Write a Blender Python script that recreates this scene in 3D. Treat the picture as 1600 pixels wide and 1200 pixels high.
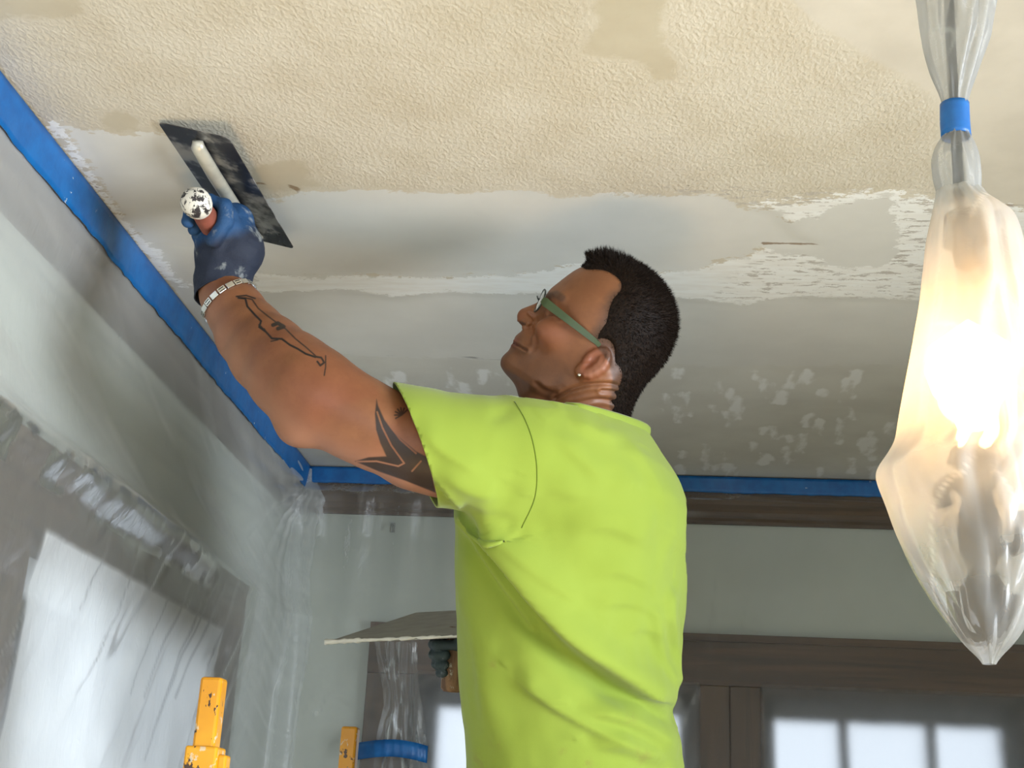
import bpy, bmesh, math, random
import numpy as np
from mathutils import Matrix, Vector
from mathutils.bvhtree import BVHTree
from mathutils.geometry import tessellate_polygon

for _o in list(bpy.data.objects): bpy.data.objects.remove(_o)
scn = bpy.context.scene
COL = scn.collection
RNG = np.random.default_rng(7)
random.seed(7)

# ------------------------------------------------------------------ camera
FPX = 1993.0
YAW, PITCH, ROLL = [math.radians(v) for v in (-4.9218, 19.573, 2.7942)]
_f = np.array([math.sin(YAW)*math.cos(PITCH), math.cos(YAW)*math.cos(PITCH), math.sin(PITCH)])
_r = np.array([math.cos(YAW), -math.sin(YAW), 0.0]); _u = np.cross(_r, _f)
_c, _s = math.cos(ROLL), math.sin(ROLL)
EX, EY, EZ = _c*_r+_s*_u, -_s*_r+_c*_u, -_f        # image right, image up, towards the camera
CAM = np.array([0.0, 0.0, 1.6])
cd = bpy.data.cameras.new('camera'); cam = bpy.data.objects.new('camera', cd); COL.objects.link(cam)
cd.sensor_width = 36.0; cd.sensor_fit = 'HORIZONTAL'; cd.lens = FPX/1600*36.0; cd.clip_start = 0.02
cam.matrix_world = Matrix([[EX[i], EY[i], EZ[i], CAM[i]] for i in range(3)] + [[0, 0, 0, 1]])
scn.camera = cam

# ------------------------------------------------------------------ world, lights, exposure
world = bpy.data.worlds.new('overcast'); scn.world = world; world.use_nodes = True
_bg = world.node_tree.nodes['Background']
_bg.inputs[0].default_value = (0.86, 0.93, 1.0, 1); _bg.inputs[1].default_value = 0.8
scn.view_settings.view_transform = 'Standard'; scn.view_settings.look = 'None'
scn.view_settings.gamma = 1.0; scn.view_settings.use_curve_mapping = False
scn.view_settings.exposure = 0.03
scn.cycles.max_bounces = 8; scn.cycles.transparent_max_bounces = 12
scn.cycles.transmission_bounces = 4; scn.cycles.diffuse_bounces = 4; scn.cycles.glossy_bounces = 3
scn.cycles.use_denoising = True; scn.cycles.use_adaptive_sampling = True; scn.cycles.adaptive_threshold = 0.02
scn.cycles.sample_clamp_indirect = 6.0
scn.cycles.caustics_reflective = False; scn.cycles.caustics_refractive = False

def area(name, loc, target, sx, sy, power, col):
    l = bpy.data.lights.new(name, 'AREA'); l.shape = 'RECTANGLE'; l.size = sx; l.size_y = sy
    l.energy = power; l.color = col
    o = bpy.data.objects.new(name, l); COL.objects.link(o); o.location = loc
    d = Vector(target)-Vector(loc); o.rotation_euler = d.to_track_quat('-Z', 'Y').to_euler()
    return o
# daylight outside each window; the last two windows are unseen, added for fill
area('daylight_window_1', (-1.25, 2.16, 1.36), (0, 2.16, 1.36), 1.5, 1.6, 15, (0.88, 0.94, 1.0))
area('daylight_window_2', (-0.13, 3.60, 1.36), (-0.13, 0, 1.36), 1.0, 1.6, 2.0, (0.88, 0.94, 1.0))
area('daylight_window_3', (0.70, 3.60, 1.36), (0.70, 0, 1.36), 1.0, 1.6, 2.0, (0.88, 0.94, 1.0))
area('fill_daylight_4', (3.1, -0.15, 1.4), (0, -0.15, 1.4), 2.4, 1.6, 520, (0.90, 0.95, 1.0))
area('fill_daylight_5', (-0.1, -2.9, 1.4), (-0.1, 0, 1.4), 2.2, 1.6, 72, (0.90, 0.95, 1.0))
# ------------------------------------------------------------------ helpers
def ray(x, y): return ((x-800)*EX + (600-y)*EY - FPX*EZ)/FPX
def at(x, y, d): return CAM + ray(x, y)*d           # photo pixel + depth along the lens axis -> world
def pl(x, y, ax, v):
    k = ray(x, y); return CAM + k*((v-CAM[ax])/k[ax])
def topx(P):
    q = np.asarray(P)-CAM; z = -(q@EZ)
    return 800+(q@EX)/z*FPX, 600-(q@EY)/z*FPX, z
def lin(c):
    c = np.asarray(c, float)/255.0
    return tuple(np.where(c <= .04045, c/12.92, ((c+.055)/1.055)**2.4)) + (1.0,)

def tag(o, label=None, cat=None, group=None, kind=None):
    if label: o['label'] = label
    if cat: o['category'] = cat
    if group: o['group'] = group
    if kind: o['kind'] = kind
    return o
def empty(name, loc, label, cat, group=None):
    o = bpy.data.objects.new(name, None); COL.objects.link(o); o.location = [float(v) for v in loc]
    o.empty_display_size = .05
    bpy.context.view_layer.update()
    return tag(o, label, cat, group)
def link(name, me, mat, parent=None, smooth=True):
    o = bpy.data.objects.new(name, me); COL.objects.link(o)
    if mat: me.materials.append(mat)
    if smooth: me.polygons.foreach_set('use_smooth', [True]*len(me.polygons))
    if parent:
        o.parent = parent; o.matrix_parent_inverse = Matrix.Translation(-Vector(WLOC(parent)))
    return o
def WLOC(o):
    v = Vector(o.location)
    return v
def npmesh(name, V, F, attrs=None):
    me = bpy.data.meshes.new(name); V = np.asarray(V, np.float32); F = np.asarray(F, np.int32); k = F.shape[1]
    me.vertices.add(len(V)); me.vertices.foreach_set('co', V.ravel())
    me.loops.add(F.size); me.loops.foreach_set('vertex_index', F.ravel())
    me.polygons.add(len(F)); me.polygons.foreach_set('loop_start', np.arange(len(F), dtype=np.int32)*k)
    me.update(calc_edges=True); me.validate()
    for n, a in (attrs or {}).items():
        t = me.attributes.new(n, 'FLOAT', 'POINT'); t.data.foreach_set('value', np.asarray(a, np.float32))
    return me
def bmobj(name, bm, mat, parent=None, smooth=False, bevel=0):
    if bevel:
        bmesh.ops.bevel(bm, geom=list(bm.edges), offset=bevel, segments=2, affect='EDGES', profile=.5)
    me = bpy.data.meshes.new(name); bm.to_mesh(me); bm.free()
    return link(name, me, mat, parent, smooth)
def box(name, lo, hi, mat, parent=None, bevel=0.0):
    bm = bmesh.new(); lo = np.array(lo, float); hi = np.array(hi, float)
    m = Matrix.Translation(Vector((lo+hi)/2)) @ Matrix.Diagonal(Vector(list(hi-lo)+[1]))
    bmesh.ops.create_cube(bm, size=1, matrix=m)
    return bmobj(name, bm, mat, parent, False, bevel)
def frame_from(t):
    t = np.asarray(t, float); t = t/np.linalg.norm(t)
    a = np.array([0, 0, 1.]) if abs(t[2]) < .9 else np.array([1., 0, 0])
    n = np.cross(a, t); n /= np.linalg.norm(n); return n, np.cross(t, n), t
def catmull(P, n):
    P = np.asarray(P, float); Q = np.vstack([2*P[0]-P[1], P, 2*P[-1]-P[-2]]); out = []
    for i in range(len(P)-1):
        p0, p1, p2, p3 = Q[i:i+4]
        for t in np.linspace(0, 1, n, endpoint=False):
            out.append(.5*((2*p1)+(-p0+p2)*t+(2*p0-5*p1+4*p2-p3)*t*t+(-p0+3*p1-3*p2+p3)*t**3))
    out.append(P[-1]); return np.array(out)
def tube(P, R, seg=12, cap=True, flat=1.0):
    """swept tube through points P with radius R (scalar or per point)"""
    P = np.asarray(P, float); R = np.broadcast_to(np.asarray(R, float), (len(P),)); V = []; F = []
    T = np.gradient(P, axis=0); n, b, _ = frame_from(T[0])
    for i in range(len(P)):
        t = T[i]/np.linalg.norm(T[i]); n = n-t*(n@t); n /= np.linalg.norm(n); b = np.cross(t, n)
        for k in range(seg):
            a = 2*math.pi*k/seg; V.append(P[i]+R[i]*(math.cos(a)*n+flat*math.sin(a)*b))
    for i in range(len(P)-1):
        for k in range(seg):
            F.append([i*seg+k, i*seg+(k+1) % seg, (i+1)*seg+(k+1) % seg, (i+1)*seg+k])
    V = list(V)
    if cap:
        for i0, c, flip in ((0, P[0], 1), ((len(P)-1)*seg, P[-1], 0)):
            ci = len(V); V.append(c)
            for k in range(0, seg, 2):
                q = [ci, i0+k, i0+(k+1) % seg, i0+(k+2) % seg]
                F.append(q[::-1] if flip else q)
    return np.array(V), np.array(F)
def lathe(prof, origin, axis, seg=24):
    """prof: list of (distance along axis, radius)"""
    n, b, t = frame_from(axis); P = [np.asarray(origin)+t*h for h, r in prof]; R = [max(r, 1e-4) for h, r in prof]
    V = []; F = []
    for p, r_ in zip(P, R):
        for k in range(seg):
            a = 2*math.pi*k/seg; V.append(p+r_*(math.cos(a)*n+math.sin(a)*b))
    for i in range(len(P)-1):
        for k in range(seg): F.append([i*seg+k, i*seg+(k+1) % seg, (i+1)*seg+(k+1) % seg, (i+1)*seg+k])
    return np.array(V), np.array(F)
def prism_poly(pts, d):
    """polygon (n,3) extruded by vector d -> bmesh"""
    bm = bmesh.new(); a = [bm.verts.new(p) for p in pts]; b = [bm.verts.new(np.asarray(p)+d) for p in pts]; n = len(a)
    bm.faces.new(a); bm.faces.new(b[::-1])
    for i in range(n): bm.faces.new([a[i], b[i], b[(i+1) % n], a[(i+1) % n]])
    bmesh.ops.recalc_face_normals(bm, faces=bm.faces); return bm
def grid(nu, nv, fn):
    U, Vv = np.meshgrid(np.linspace(0, 1, nu), np.linspace(0, 1, nv), indexing='ij')
    P = fn(U.ravel(), Vv.ravel()); i = np.arange(nu*nv).reshape(nu, nv)
    F = np.stack([i[:-1, :-1], i[1:, :-1], i[1:, 1:], i[:-1, 1:]], -1).reshape(-1, 4)
    return P, F
# --- numpy value noise
_perm = np.random.default_rng(3).random(65536).astype(np.float32)
def _h(i, j, k): return _perm[(i*73856093 ^ j*19349663 ^ k*83492791) & 65535]
def vnoise(P, s, seed=0):
    p = np.asarray(P, float)*s + seed*17.31; i = np.floor(p).astype(np.int64); f = p-i; f = f*f*(3-2*f); o = 0
    for dx in (0, 1):
        for dy in (0, 1):
            for dz in (0, 1):
                w = (f[:, 0] if dx else 1-f[:, 0])*(f[:, 1] if dy else 1-f[:, 1])*(f[:, 2] if dz else 1-f[:, 2])
                o = o+w*_h(i[:, 0]+dx, i[:, 1]+dy, i[:, 2]+dz)
    return o*2-1
def fbm(P, s, n=3, seed=0): return sum(vnoise(P, s*2**k, seed+k)*.5**k for k in range(n))
def sstep(a, b, x):
    t = np.clip((x-a)/(b-a), 0, 1); return t*t*(3-2*t)
def segdist(x, y, poly, closed=False):
    d = np.full(len(x), 1e9); poly = np.asarray(poly, float); n = len(poly)
    for i in range(n if closed else n-1):
        ax, ay = poly[i][:2]; bx, by = poly[(i+1) % n][:2]; dx, dy = bx-ax, by-ay
        t = np.clip(((x-ax)*dx+(y-ay)*dy)/(dx*dx+dy*dy+1e-9), 0, 1)
        d = np.minimum(d, np.hypot(x-ax-t*dx, y-ay-t*dy))
    return d
def inpoly(x, y, poly):
    r_ = np.zeros(len(x), bool); n = len(poly)
    for i in range(n):
        x1, y1 = poly[i]; x2, y2 = poly[(i+1) % n]
        if y1 == y2: continue
        c = ((y1 > y) != (y2 > y)) & (x < (x2-x1)*(y-y1)/(y2-y1)+x1); r_ ^= c
    return r_
def psd(x, y, poly):                                    # signed distance, positive inside
    d = segdist(x, y, poly, True); return np.where(inpoly(x, y, poly), d, -d)

# ------------------------------------------------------------------ signed-distance modelling of organic shapes
def smin(a, b, k):
    h = np.clip(.5+.5*(b-a)/k, 0, 1); return b+(a-b)*h-k*h*(1-h)
def smax(a, b, k): return -smin(-a, -b, k)
def rcone(P, a, b, ra, rb):
    a = np.asarray(a, np.float32); b = np.asarray(b, np.float32); ba = b-a
    t = np.clip(((P-a)@ba)/float(ba@ba+1e-12), 0, 1)
    q = P-a-t[:, None]*ba; return np.sqrt((q*q).sum(1))-(ra+(rb-ra)*t)
def chain(P, pts, rad, k=.01):
    d = None
    for i in range(len(pts)-1):
        e = rcone(P, pts[i], pts[i+1], rad[i], rad[i+1]); d = e if d is None else smin(d, e, k)
    return d
def ell(P, c, r_, B=None):
    q = P-np.asarray(c, np.float32)
    if B is not None: q = q@np.asarray(B, np.float32).T
    r_ = np.asarray(r_, np.float32); k0 = np.sqrt(((q/r_)**2).sum(1)); k1 = np.sqrt(((q/(r_*r_))**2).sum(1))+1e-9
    return k0*(k0-1)/k1
def nets(fn, lo, hi, h, blk=8):
    lo = np.array(lo, float); n = np.ceil((np.array(hi)-lo)/h/blk).astype(int); N = n*blk+1
    cx = [lo[i]+(np.arange(n[i])+.5)*blk*h for i in range(3)]
    C = np.stack(np.meshgrid(*cx, indexing='ij'), -1).reshape(-1, 3).astype(np.float32)
    fc = fn(C); act = np.abs(fc) < blk*h*1.15
    F = np.ones(N, np.float32)
    sg = np.where(fc < 0, -1, 1).astype(np.float32).reshape(n)
    F[:-1, :-1, :-1] = np.repeat(np.repeat(np.repeat(sg, blk, 0), blk, 1), blk, 2)
    ids = np.argwhere(act.reshape(n)); g = np.arange(blk+1)
    G = np.stack(np.meshgrid(g, g, g, indexing='ij'), -1).reshape(-1, 3)
    for s in range(0, len(ids), 400):
        I = ids[s:s+400, None, :]*blk+G[None]
        P = (lo+I.reshape(-1, 3)*h).astype(np.float32)
        v = fn(P); J = I.reshape(-1, 3); F[J[:, 0], J[:, 1], J[:, 2]] = v
    S = F < 0
    cs = [S[i:N[0]-1+i, j:N[1]-1+j, k:N[2]-1+k] for i in (0, 1) for j in (0, 1) for k in (0, 1)]
    al = cs[0].copy(); an = cs[0].copy()
    for c in cs[1:]: al &= c; an |= c
    cells = np.argwhere(an & ~al); idx = np.full(N-1, -1, np.int32); idx[tuple(cells.T)] = np.arange(len(cells))
    acc = np.zeros((len(cells), 3)); cnt = np.zeros(len(cells))
    cor = [(i, j, k) for i in (0, 1) for j in (0, 1) for k in (0, 1)]
    val = {c: F[cells[:, 0]+c[0], cells[:, 1]+c[1], cells[:, 2]+c[2]] for c in cor}
    for a in cor:
        for ax in range(3):
            if a[ax]: continue
            b = list(a); b[ax] = 1; b = tuple(b); va, vb = val[a], val[b]; m = (va < 0) != (vb < 0)
            t = np.where(m, va/(va-vb+1e-20), 0); p = np.tile(np.array(a, float), (len(cells), 1)); p[:, ax] = t
            acc[m] += p[m]; cnt[m] += 1
    V = lo+(cells+acc/np.maximum(cnt, 1)[:, None])*h; Q = []
    for ax in range(3):
        u, w = (ax+1) % 3, (ax+2) % 3
        sl0 = [slice(1, N[i]-1) for i in range(3)]; sl1 = list(sl0); sl0[ax] = slice(0, N[ax]-1); sl1[ax] = slice(1, N[ax])
        A, Bq = S[tuple(sl0)], S[tuple(sl1)]; E_ = np.argwhere(A != Bq)
        off = np.array([1, 1, 1]); off[ax] = 0; neg = A[tuple(E_.T)]; E_ = E_+off
        du = np.zeros(3, int); du[u] = 1; dw = np.zeros(3, int); dw[w] = 1
        q = np.stack([idx[tuple((E_-du-dw).T)], idx[tuple((E_-dw).T)], idx[tuple(E_.T)], idx[tuple((E_-du).T)]], 1)
        q[~neg] = q[~neg][:, ::-1]; Q.append(q)
    Q = np.vstack(Q); Q = Q[(Q >= 0).all(1)]
    return V, Q
def vnormals(V, Q):
    n = np.cross(V[Q[:, 2]]-V[Q[:, 0]], V[Q[:, 3]]-V[Q[:, 1]]); o = np.zeros_like(V)
    for k in range(4): np.add.at(o, Q[:, k], n)
    return o/(np.linalg.norm(o, axis=1, keepdims=True)+1e-12)

# ------------------------------------------------------------------ node materials
class NM:
    def __init__(s, name, bsdf=True):
        s.m = bpy.data.materials.new(name); s.m.use_nodes = True; s.t = s.m.node_tree; s.n = s.t.nodes
        s.n.clear(); s.out = s.n.new('ShaderNodeOutputMaterial'); s._tc = None
        if bsdf: s.b = s.n.new('ShaderNodeBsdfPrincipled'); s.l(s.b.outputs[0], s.out.inputs[0])
    def l(s, a, b): s.t.links.new(a, b)
    def set(s, sock, v):
        if hasattr(v, 'is_linked') or hasattr(v, 'links'): s.l(v, sock)
        else: sock.default_value = v
    def p(s, **k):
        for n, v in k.items(): s.set(s.b.inputs[n.replace('_', ' ')], v)
        return s
    def obj(s):
        if not s._tc: s._tc = s.n.new('ShaderNodeTexCoord')
        return s._tc.outputs['Object']
    def attr(s, n):
        a = s.n.new('ShaderNodeAttribute'); a.attribute_name = n; return a.outputs['Fac']
    def mapv(s, sc=(1, 1, 1), rot=(0, 0, 0), loc=(0, 0, 0)):
        m = s.n.new('ShaderNodeMapping'); s.l(s.obj(), m.inputs[0]); m.inputs['Scale'].default_value = sc
        m.inputs['Rotation'].default_value = rot; m.inputs['Location'].default_value = loc; return m.outputs[0]
    def noise(s, scale, detail=3, rough=.55, vec=None, dist=0.0):
        n = s.n.new('ShaderNodeTexNoise'); s.l(vec or s.obj(), n.inputs['Vector'])
        n.inputs['Scale'].default_value = scale; n.inputs['Detail'].default_value = detail
        n.inputs['Roughness'].default_value = rough; n.inputs['Distortion'].default_value = dist; return n.outputs['Fac']
    def voro(s, scale, vec=None, feat='F1'):
        n = s.n.new('ShaderNodeTexVoronoi'); n.feature = feat; s.l(vec or s.obj(), n.inputs['Vector'])
        n.inputs['Scale'].default_value = scale; return n.outputs['Distance']
    def math(s, op, a, b=0.0, c=None):
        n = s.n.new('ShaderNodeMath'); n.operation = op; s.set(n.inputs[0], a); s.set(n.inputs[1], b)
        if c is not None: s.set(n.inputs[2], c)
        return n.outputs[0]
    def step(s, v, lo, hi):
        n = s.n.new('ShaderNodeMapRange'); n.interpolation_type = 'SMOOTHSTEP'; s.set(n.inputs[0], v)
        n.inputs[1].default_value = lo; n.inputs[2].default_value = hi; return n.outputs[0]
    def remap(s, v, lo, hi, a, b):
        n = s.n.new('ShaderNodeMapRange'); s.set(n.inputs[0], v)
        for i, q in enumerate((lo, hi, a, b)): n.inputs[i+1].default_value = q
        return n.outputs[0]
    def mix(s, f, a, b):
        n = s.n.new('ShaderNodeMix'); n.data_type = 'RGBA'; s.set(n.inputs[0], f); s.set(n.inputs[6], a); s.set(n.inputs[7], b)
        return n.outputs[2]
    def bump(s, h, strength=.3, dist=.01, normal=None):
        n = s.n.new('ShaderNodeBump'); s.l(h, n.inputs['Height']); n.inputs['Strength'].default_value = strength
        n.inputs['Distance'].default_value = dist
        if normal is not None: s.l(normal, n.inputs['Normal'])
        return n.outputs[0]
    def shader(s, kind, **k):
        n = s.n.new('ShaderNode'+kind)
        for a, v in k.items(): s.set(n.inputs[a.replace('_', ' ')], v)
        return n.outputs[0]
    def mixs(s, f, a, b):
        n = s.n.new('ShaderNodeMixShader'); s.set(n.inputs[0], f); s.l(a, n.inputs[1]); s.l(b, n.inputs[2]); return n.outputs[0]
def simple(name, rgb, rough=.6, metal=0.0, var=.12, scale=30, bump=0.0, spec=.5):
    m = NM(name); c = lin(rgb); d = tuple(v*(1-var*2) for v in c[:3])+(1,)
    f = m.noise(scale, 4); col = m.mix(m.step(f, .3, .75), c, d)
    m.p(Base_Color=col, Roughness=rough, Metallic=metal, Specular_IOR_Level=spec)
    if bump: m.p(Normal=m.bump(m.noise(scale*3, 3), bump, .004))
    return m.m

CEIL, XL, YB, XR, YR = 2.48, -0.836, 3.176, 2.6, -2.3
# ================================================================== THE ROOM
def m_ceiling():
    m = NM('ceiling_plaster')
    big = m.noise(9, 4, .6); fine = m.noise(60, 4, .65); streak = m.noise(14, 5, .65, m.mapv((1.0, 6.0, 1)))
    en = m.noise(34, 4, .75, m.mapv((1, 1.7, 1)))
    def edge(a, amp=.012, w=.0025, n=None):
        v = m.math('ADD', m.attr(a), m.math('MULTIPLY', m.math('SUBTRACT', n or en, .5), amp*3.2))
        return m.step(v, -w, w)
    cream = m.mix(m.step(big, .3, .7), lin((213, 204, 185)), lin((204, 193, 171)))
    cream = m.mix(m.math('MULTIPLY', m.step(fine, .55, .8), .35), cream, lin((190, 178, 152)))
    grey = m.mix(m.step(m.noise(5, 4), .3, .7), lin((224, 221, 212)), lin((214, 211, 202)))
    white = m.mix(m.step(streak, .4, .62), lin((246, 245, 239)), lin((240, 237, 229)))
    low = m.mix(m.step(m.noise(6, 3), .3, .7), lin((222, 219, 208)), lin((210, 206, 195)))
    smooth = m.mix(m.step(big, .3, .7), lin((216, 207, 190)), lin((206, 197, 180)))
    tan = m.mix(m.step(big, .3, .7), lin((190, 178, 148)), lin((184, 170, 142)))
    c = m.mix(edge('low', .01), cream, low)
    mk = m.math('MULTIPLY', edge('streaks', .016, .006, m.noise(26, 3, .6, m.mapv((1, .35, 1)))), .8)
    c = m.mix(mk, c, lin((250, 249, 245)))
    e_s = edge('smooth', .006, .004); c = m.mix(e_s, c, smooth)
    e_t = edge('stain', .012, .006); c = m.mix(m.math('MULTIPLY', e_t, .5), c, tan)
    e_w = edge('white', .034, .003); c = m.mix(e_w, c, white)
    flk = m.math('MULTIPLY', m.step(m.noise(34, 4, .7, m.mapv((1, 3.2, 1))), .555, .58), m.step(m.attr('flake'), -.02, .03))
    c = m.mix(m.math('MULTIPLY', flk, .85), c, lin((186, 178, 166)))
    e_g = edge('grey', .020, .0025); c = m.mix(e_g, c, grey)
    e_c = edge('crack', .0035, .0015); c = m.mix(m.math('MULTIPLY', e_c, .8), c, lin((128, 100, 66)))
    e_l = edge('line', .0012, .0012); c = m.mix(m.math('MULTIPLY', e_l, .7), c, lin((120, 116, 110)))
    speck = m.math('MULTIPLY', m.math('LESS_THAN', m.voro(11), .018), .6); c = m.mix(speck, c, lin((130, 116, 92)))
    # stippled paint relief where the old paint still stands, trowel marks on the compound
    lump = m.noise(190, 1.5, .5, m.mapv((1, .7, 1)), .25)
    tro = m.noise(40, 2, .6, m.mapv((5, .6, 1), (0, 0, .25)))
    hgt = m.math('ADD', m.math('MULTIPLY', m.step(lump, .30, .78), m.attr('stipple')), m.math('MULTIPLY', tro, .10))
    m.p(Base_Color=c, Roughness=.50, Specular_IOR_Level=.4, Normal=m.bump(hgt, .30, .0017))
    return m.m
def m_wall(name, rgb):
    m = NM(name); f = m.noise(3, 4); c = m.mix(m.step(f, .3, .7), lin(rgb), lin([v*.95 for v in rgb]))
    m.p(Base_Color=c, Roughness=.55, Normal=m.bump(m.noise(260, 2), .15, .001)); return m.m
def m_wood(name, a, b, axis=0, rough=.45):
    m = NM(name); sc = [14, 14, 14]; sc[axis] = .8
    g = m.noise(2.2, 6, .65, m.mapv(tuple(sc)), .5); f = m.noise(1, 8, .7, m.mapv(tuple(v*9 for v in sc)))
    c = m.mix(m.step(g, .3, .72), lin(a), lin(b)); c = m.mix(m.math('MULTIPLY', m.step(f, .5, .75), .45), c, lin([v*.55 for v in b]))
    m.p(Base_Color=c, Roughness=rough, Normal=m.bump(f, .12, .002)); return m.m
M_CEIL = m_ceiling()
M_WALL = m_wall('grey_green_wall_paint', (184, 188, 178))
M_WOODX = m_wood('walnut_stained_trim', (92, 70, 50), (62, 46, 33), 0)
M_WOODY = m_wood('walnut_stained_trim_side', (92, 70, 50), (62, 46, 33), 1)
M_WOODZ = m_wood('walnut_stained_casing', (90, 69, 48), (62, 47, 34), 2)
M_FLOOR = m_wood('oak_floor', (222, 208, 184), (206, 190, 162), 1)
M_SASH = simple('pale_sash_paint', (120, 118, 120), .4, var=.05)
def m_glass():
    m = NM('window_glass', False)
    t = m.shader('BsdfTransparent', Color=(.96, .98, 1, 1)); g = m.shader('BsdfGlossy', Color=(1, 1, 1, 1), Roughness=.02)
    fr = m.n.new('ShaderNodeFresnel'); fr.inputs[0].default_value = 1.45
    m.l(m.mixs(fr.outputs[0], t, g), m.out.inputs[0]); return m.m
M_GLASS = m_glass()

# ---- ceiling: a fine grid that carries the outlines of the repaired areas
def ceil_xy(pts): return [tuple(pl(x, y, 2, CEIL)[:2]) for x, y in pts]
def build_ceiling():
    x = np.arange(XL-.02, 1.90, .012); y = np.arange(.55, YB+.02, .012)
    X, Y = np.meshgrid(x, y, indexing='ij'); X = X.ravel(); Y = Y.ravel()
    V = np.stack([X, Y, np.full(len(X), CEIL)], 1); i = np.arange(len(X)).reshape(len(x), len(y))
    F = np.stack([i[:-1, :-1], i[:-1, 1:], i[1:, 1:], i[1:, :-1]], -1).reshape(-1, 4)
    A = {}
    g1 = [(98, 194), (140, 205), (190, 211), (250, 205), (300, 235), (360, 285), (420, 318), (470, 301), (560, 296), (640, 298), (720, 303), (800, 298), (850, 300), (860, 308),
          (930, 303), (1000, 306), (1080, 303), (1130, 307), (1160, 322), (1195, 330), (1225, 326), (1222, 342), (1285, 340), (1290, 322), (1320, 316), (1345, 308), (1396, 304), (1398, 318), (1390, 326), (1402, 345),
          (1405, 380), (1396, 404), (1375, 416), (1300, 416), (1282, 410), (1275, 396), (1225, 398), (1190, 383), (1165, 402), (1120, 405), (1100, 418), (1060, 424), (1010, 426), (960, 418), (925, 408), (880, 412), (860, 420),
          (800, 428), (700, 432), (560, 428), (470, 430), (400, 425), (300, 388), (225, 374), (160, 290)]
    g2 = [(330, 462), (400, 456), (560, 452), (610, 464), (700, 455), (800, 460), (860, 456), (960, 462), (1040, 462), (1090, 466), (1150, 474), (1165, 480), (1190, 468), (1240, 462), (1320, 464), (1430, 468), (1620, 474), (2500, 498),
          (2500, 602), (1620, 578), (1430, 570), (1100, 572), (800, 562), (600, 557), (430, 548)]
    w1 = [(395, 424), (470, 432), (560, 430), (700, 430), (800, 426), (880, 410), (920, 405), (1010, 422), (1100, 415), (1170, 400), (1190, 384), (1280, 384), (1230, 360), (1220, 340), (1200, 326), (1150, 318), (1250, 312),
          (1330, 300), (1400, 298), (1470, 320), (1600, 326), (2500, 350), (2500, 502), (1620, 478), (1430, 470), (1240, 464), (1160, 478), (1090, 470), (1040, 465), (860, 458), (800, 462), (700, 458), (610, 466), (560, 456), (400, 460)]
    strip = [(75, 192), (95, 190), (160, 285), (218, 368), (250, 400), (290, 450), (240, 420), (140, 285)]
    for poly, n in ((g1, 'g1'), (g2, 'g2'), (w1, 'w1'), (strip, 'st')): A[n] = psd(X, Y, ceil_xy(poly))
    A['grey'] = np.maximum(A.pop('g1'), A.pop('g2')); A['white'] = np.maximum(A.pop('w1'), A.pop('st'))
    A['low'] = psd(X, Y, ceil_xy([(215, 365), (300, 380), (420, 424), (600, 430), (1640, 470), (2500, 494), (2500, 830), (470, 760)]))
    sm = [(1228, -60), (1245, 5), (1270, 32), (1330, 70), (1400, 112), (1460, 150), (1480, 250), (1500, 300), (1640, 332), (2500, 352), (2500, -60)]
    A['smooth'] = psd(X, Y, ceil_xy(sm))
    tn = [(930, -40), (1045, -40), (1032, 40), (1040, 75), (1055, 100), (1050, 124), (1025, 124), (1015, 105), (985, 92), (955, 90), (912, 84), (918, 62), (935, 45)]
    t2 = [(-40, -30), (110, -20), (128, 18), (90, 28), (20, 26), (-40, 30)]
    t3 = [(395, 262), (440, 250), (480, 255), (480, 280), (510, 290), (430, 300), (385, 300)]
    t4 = [(160, 180), (185, 173), (212, 180), (215, 205), (165, 207)]
    A['stain'] = np.maximum.reduce([psd(X, Y, ceil_xy(q)) for q in (tn, t2, t3, t4)])
    cr = [[(398, 285), (420, 290), (448, 289), (466, 294), (468, 302)], [(1192, 380), (1278, 380)], [(1560, 321), (1610, 323)], [(150, 288), (166, 300)]]
    A['crack'] = np.maximum.reduce([.0035-segdist(X, Y, ceil_xy(q)) for q in cr])
    ln = [[(600, 556), (700, 559), (790, 562)], [(700, 556), (745, 558)]]
    A['line'] = np.maximum.reduce([.0022-segdist(X, Y, ceil_xy(q)) for q in ln])
    A['flake'] = psd(X, Y, ceil_xy([(930, 290), (1150, 290), (1480, 300), (1480, 330), (1440, 470), (1100, 470), (1180, 400), (1200, 330)]))
    rr = random.Random(5); sk = np.full(len(X), -1.0)
    for _ in range(120):
        u = rr.uniform(600, 1400); v = rr.uniform(575, 735); h = rr.uniform(8, 34)
        q = ceil_xy([(u, v), (u+rr.uniform(-4, 4), v+h)]); sk = np.maximum(sk, rr.uniform(.002, .009)-segdist(X, Y, q))
    A['streaks'] = sk
    A['stipple'] = np.clip(1-sstep(-.02, .01, np.maximum.reduce([A['grey'], A['white'], A['smooth'], A['stain']]))-.85*sstep(-.02, .02, A['low']), 0, 1)
    # slight relief of the layers
    V[:, 2] += .0016*sstep(-.01, .01, -A['grey'])*0-.0016*sstep(-.008, .008, A['white'])
    o = link('ceiling', npmesh('ceiling', V, F, A), M_CEIL); tag(o, kind='structure')
    # the rest of the room's ceiling around that field
    bm = bmesh.new()
    for (x0, x1, y0, y1) in ((1.896, XR, YR, YB+.02), (XL-.02, 1.896, YR, .552)):
        vs = [bm.verts.new(p) for p in ((x0, y0, CEIL), (x0, y1, CEIL), (x1, y1, CEIL), (x1, y0, CEIL))]; bm.faces.new(vs)
    bmobj('ceiling_field', bm, simple('ceiling_paint', (228, 217, 188), .6), o)
build_ceiling()

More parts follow.
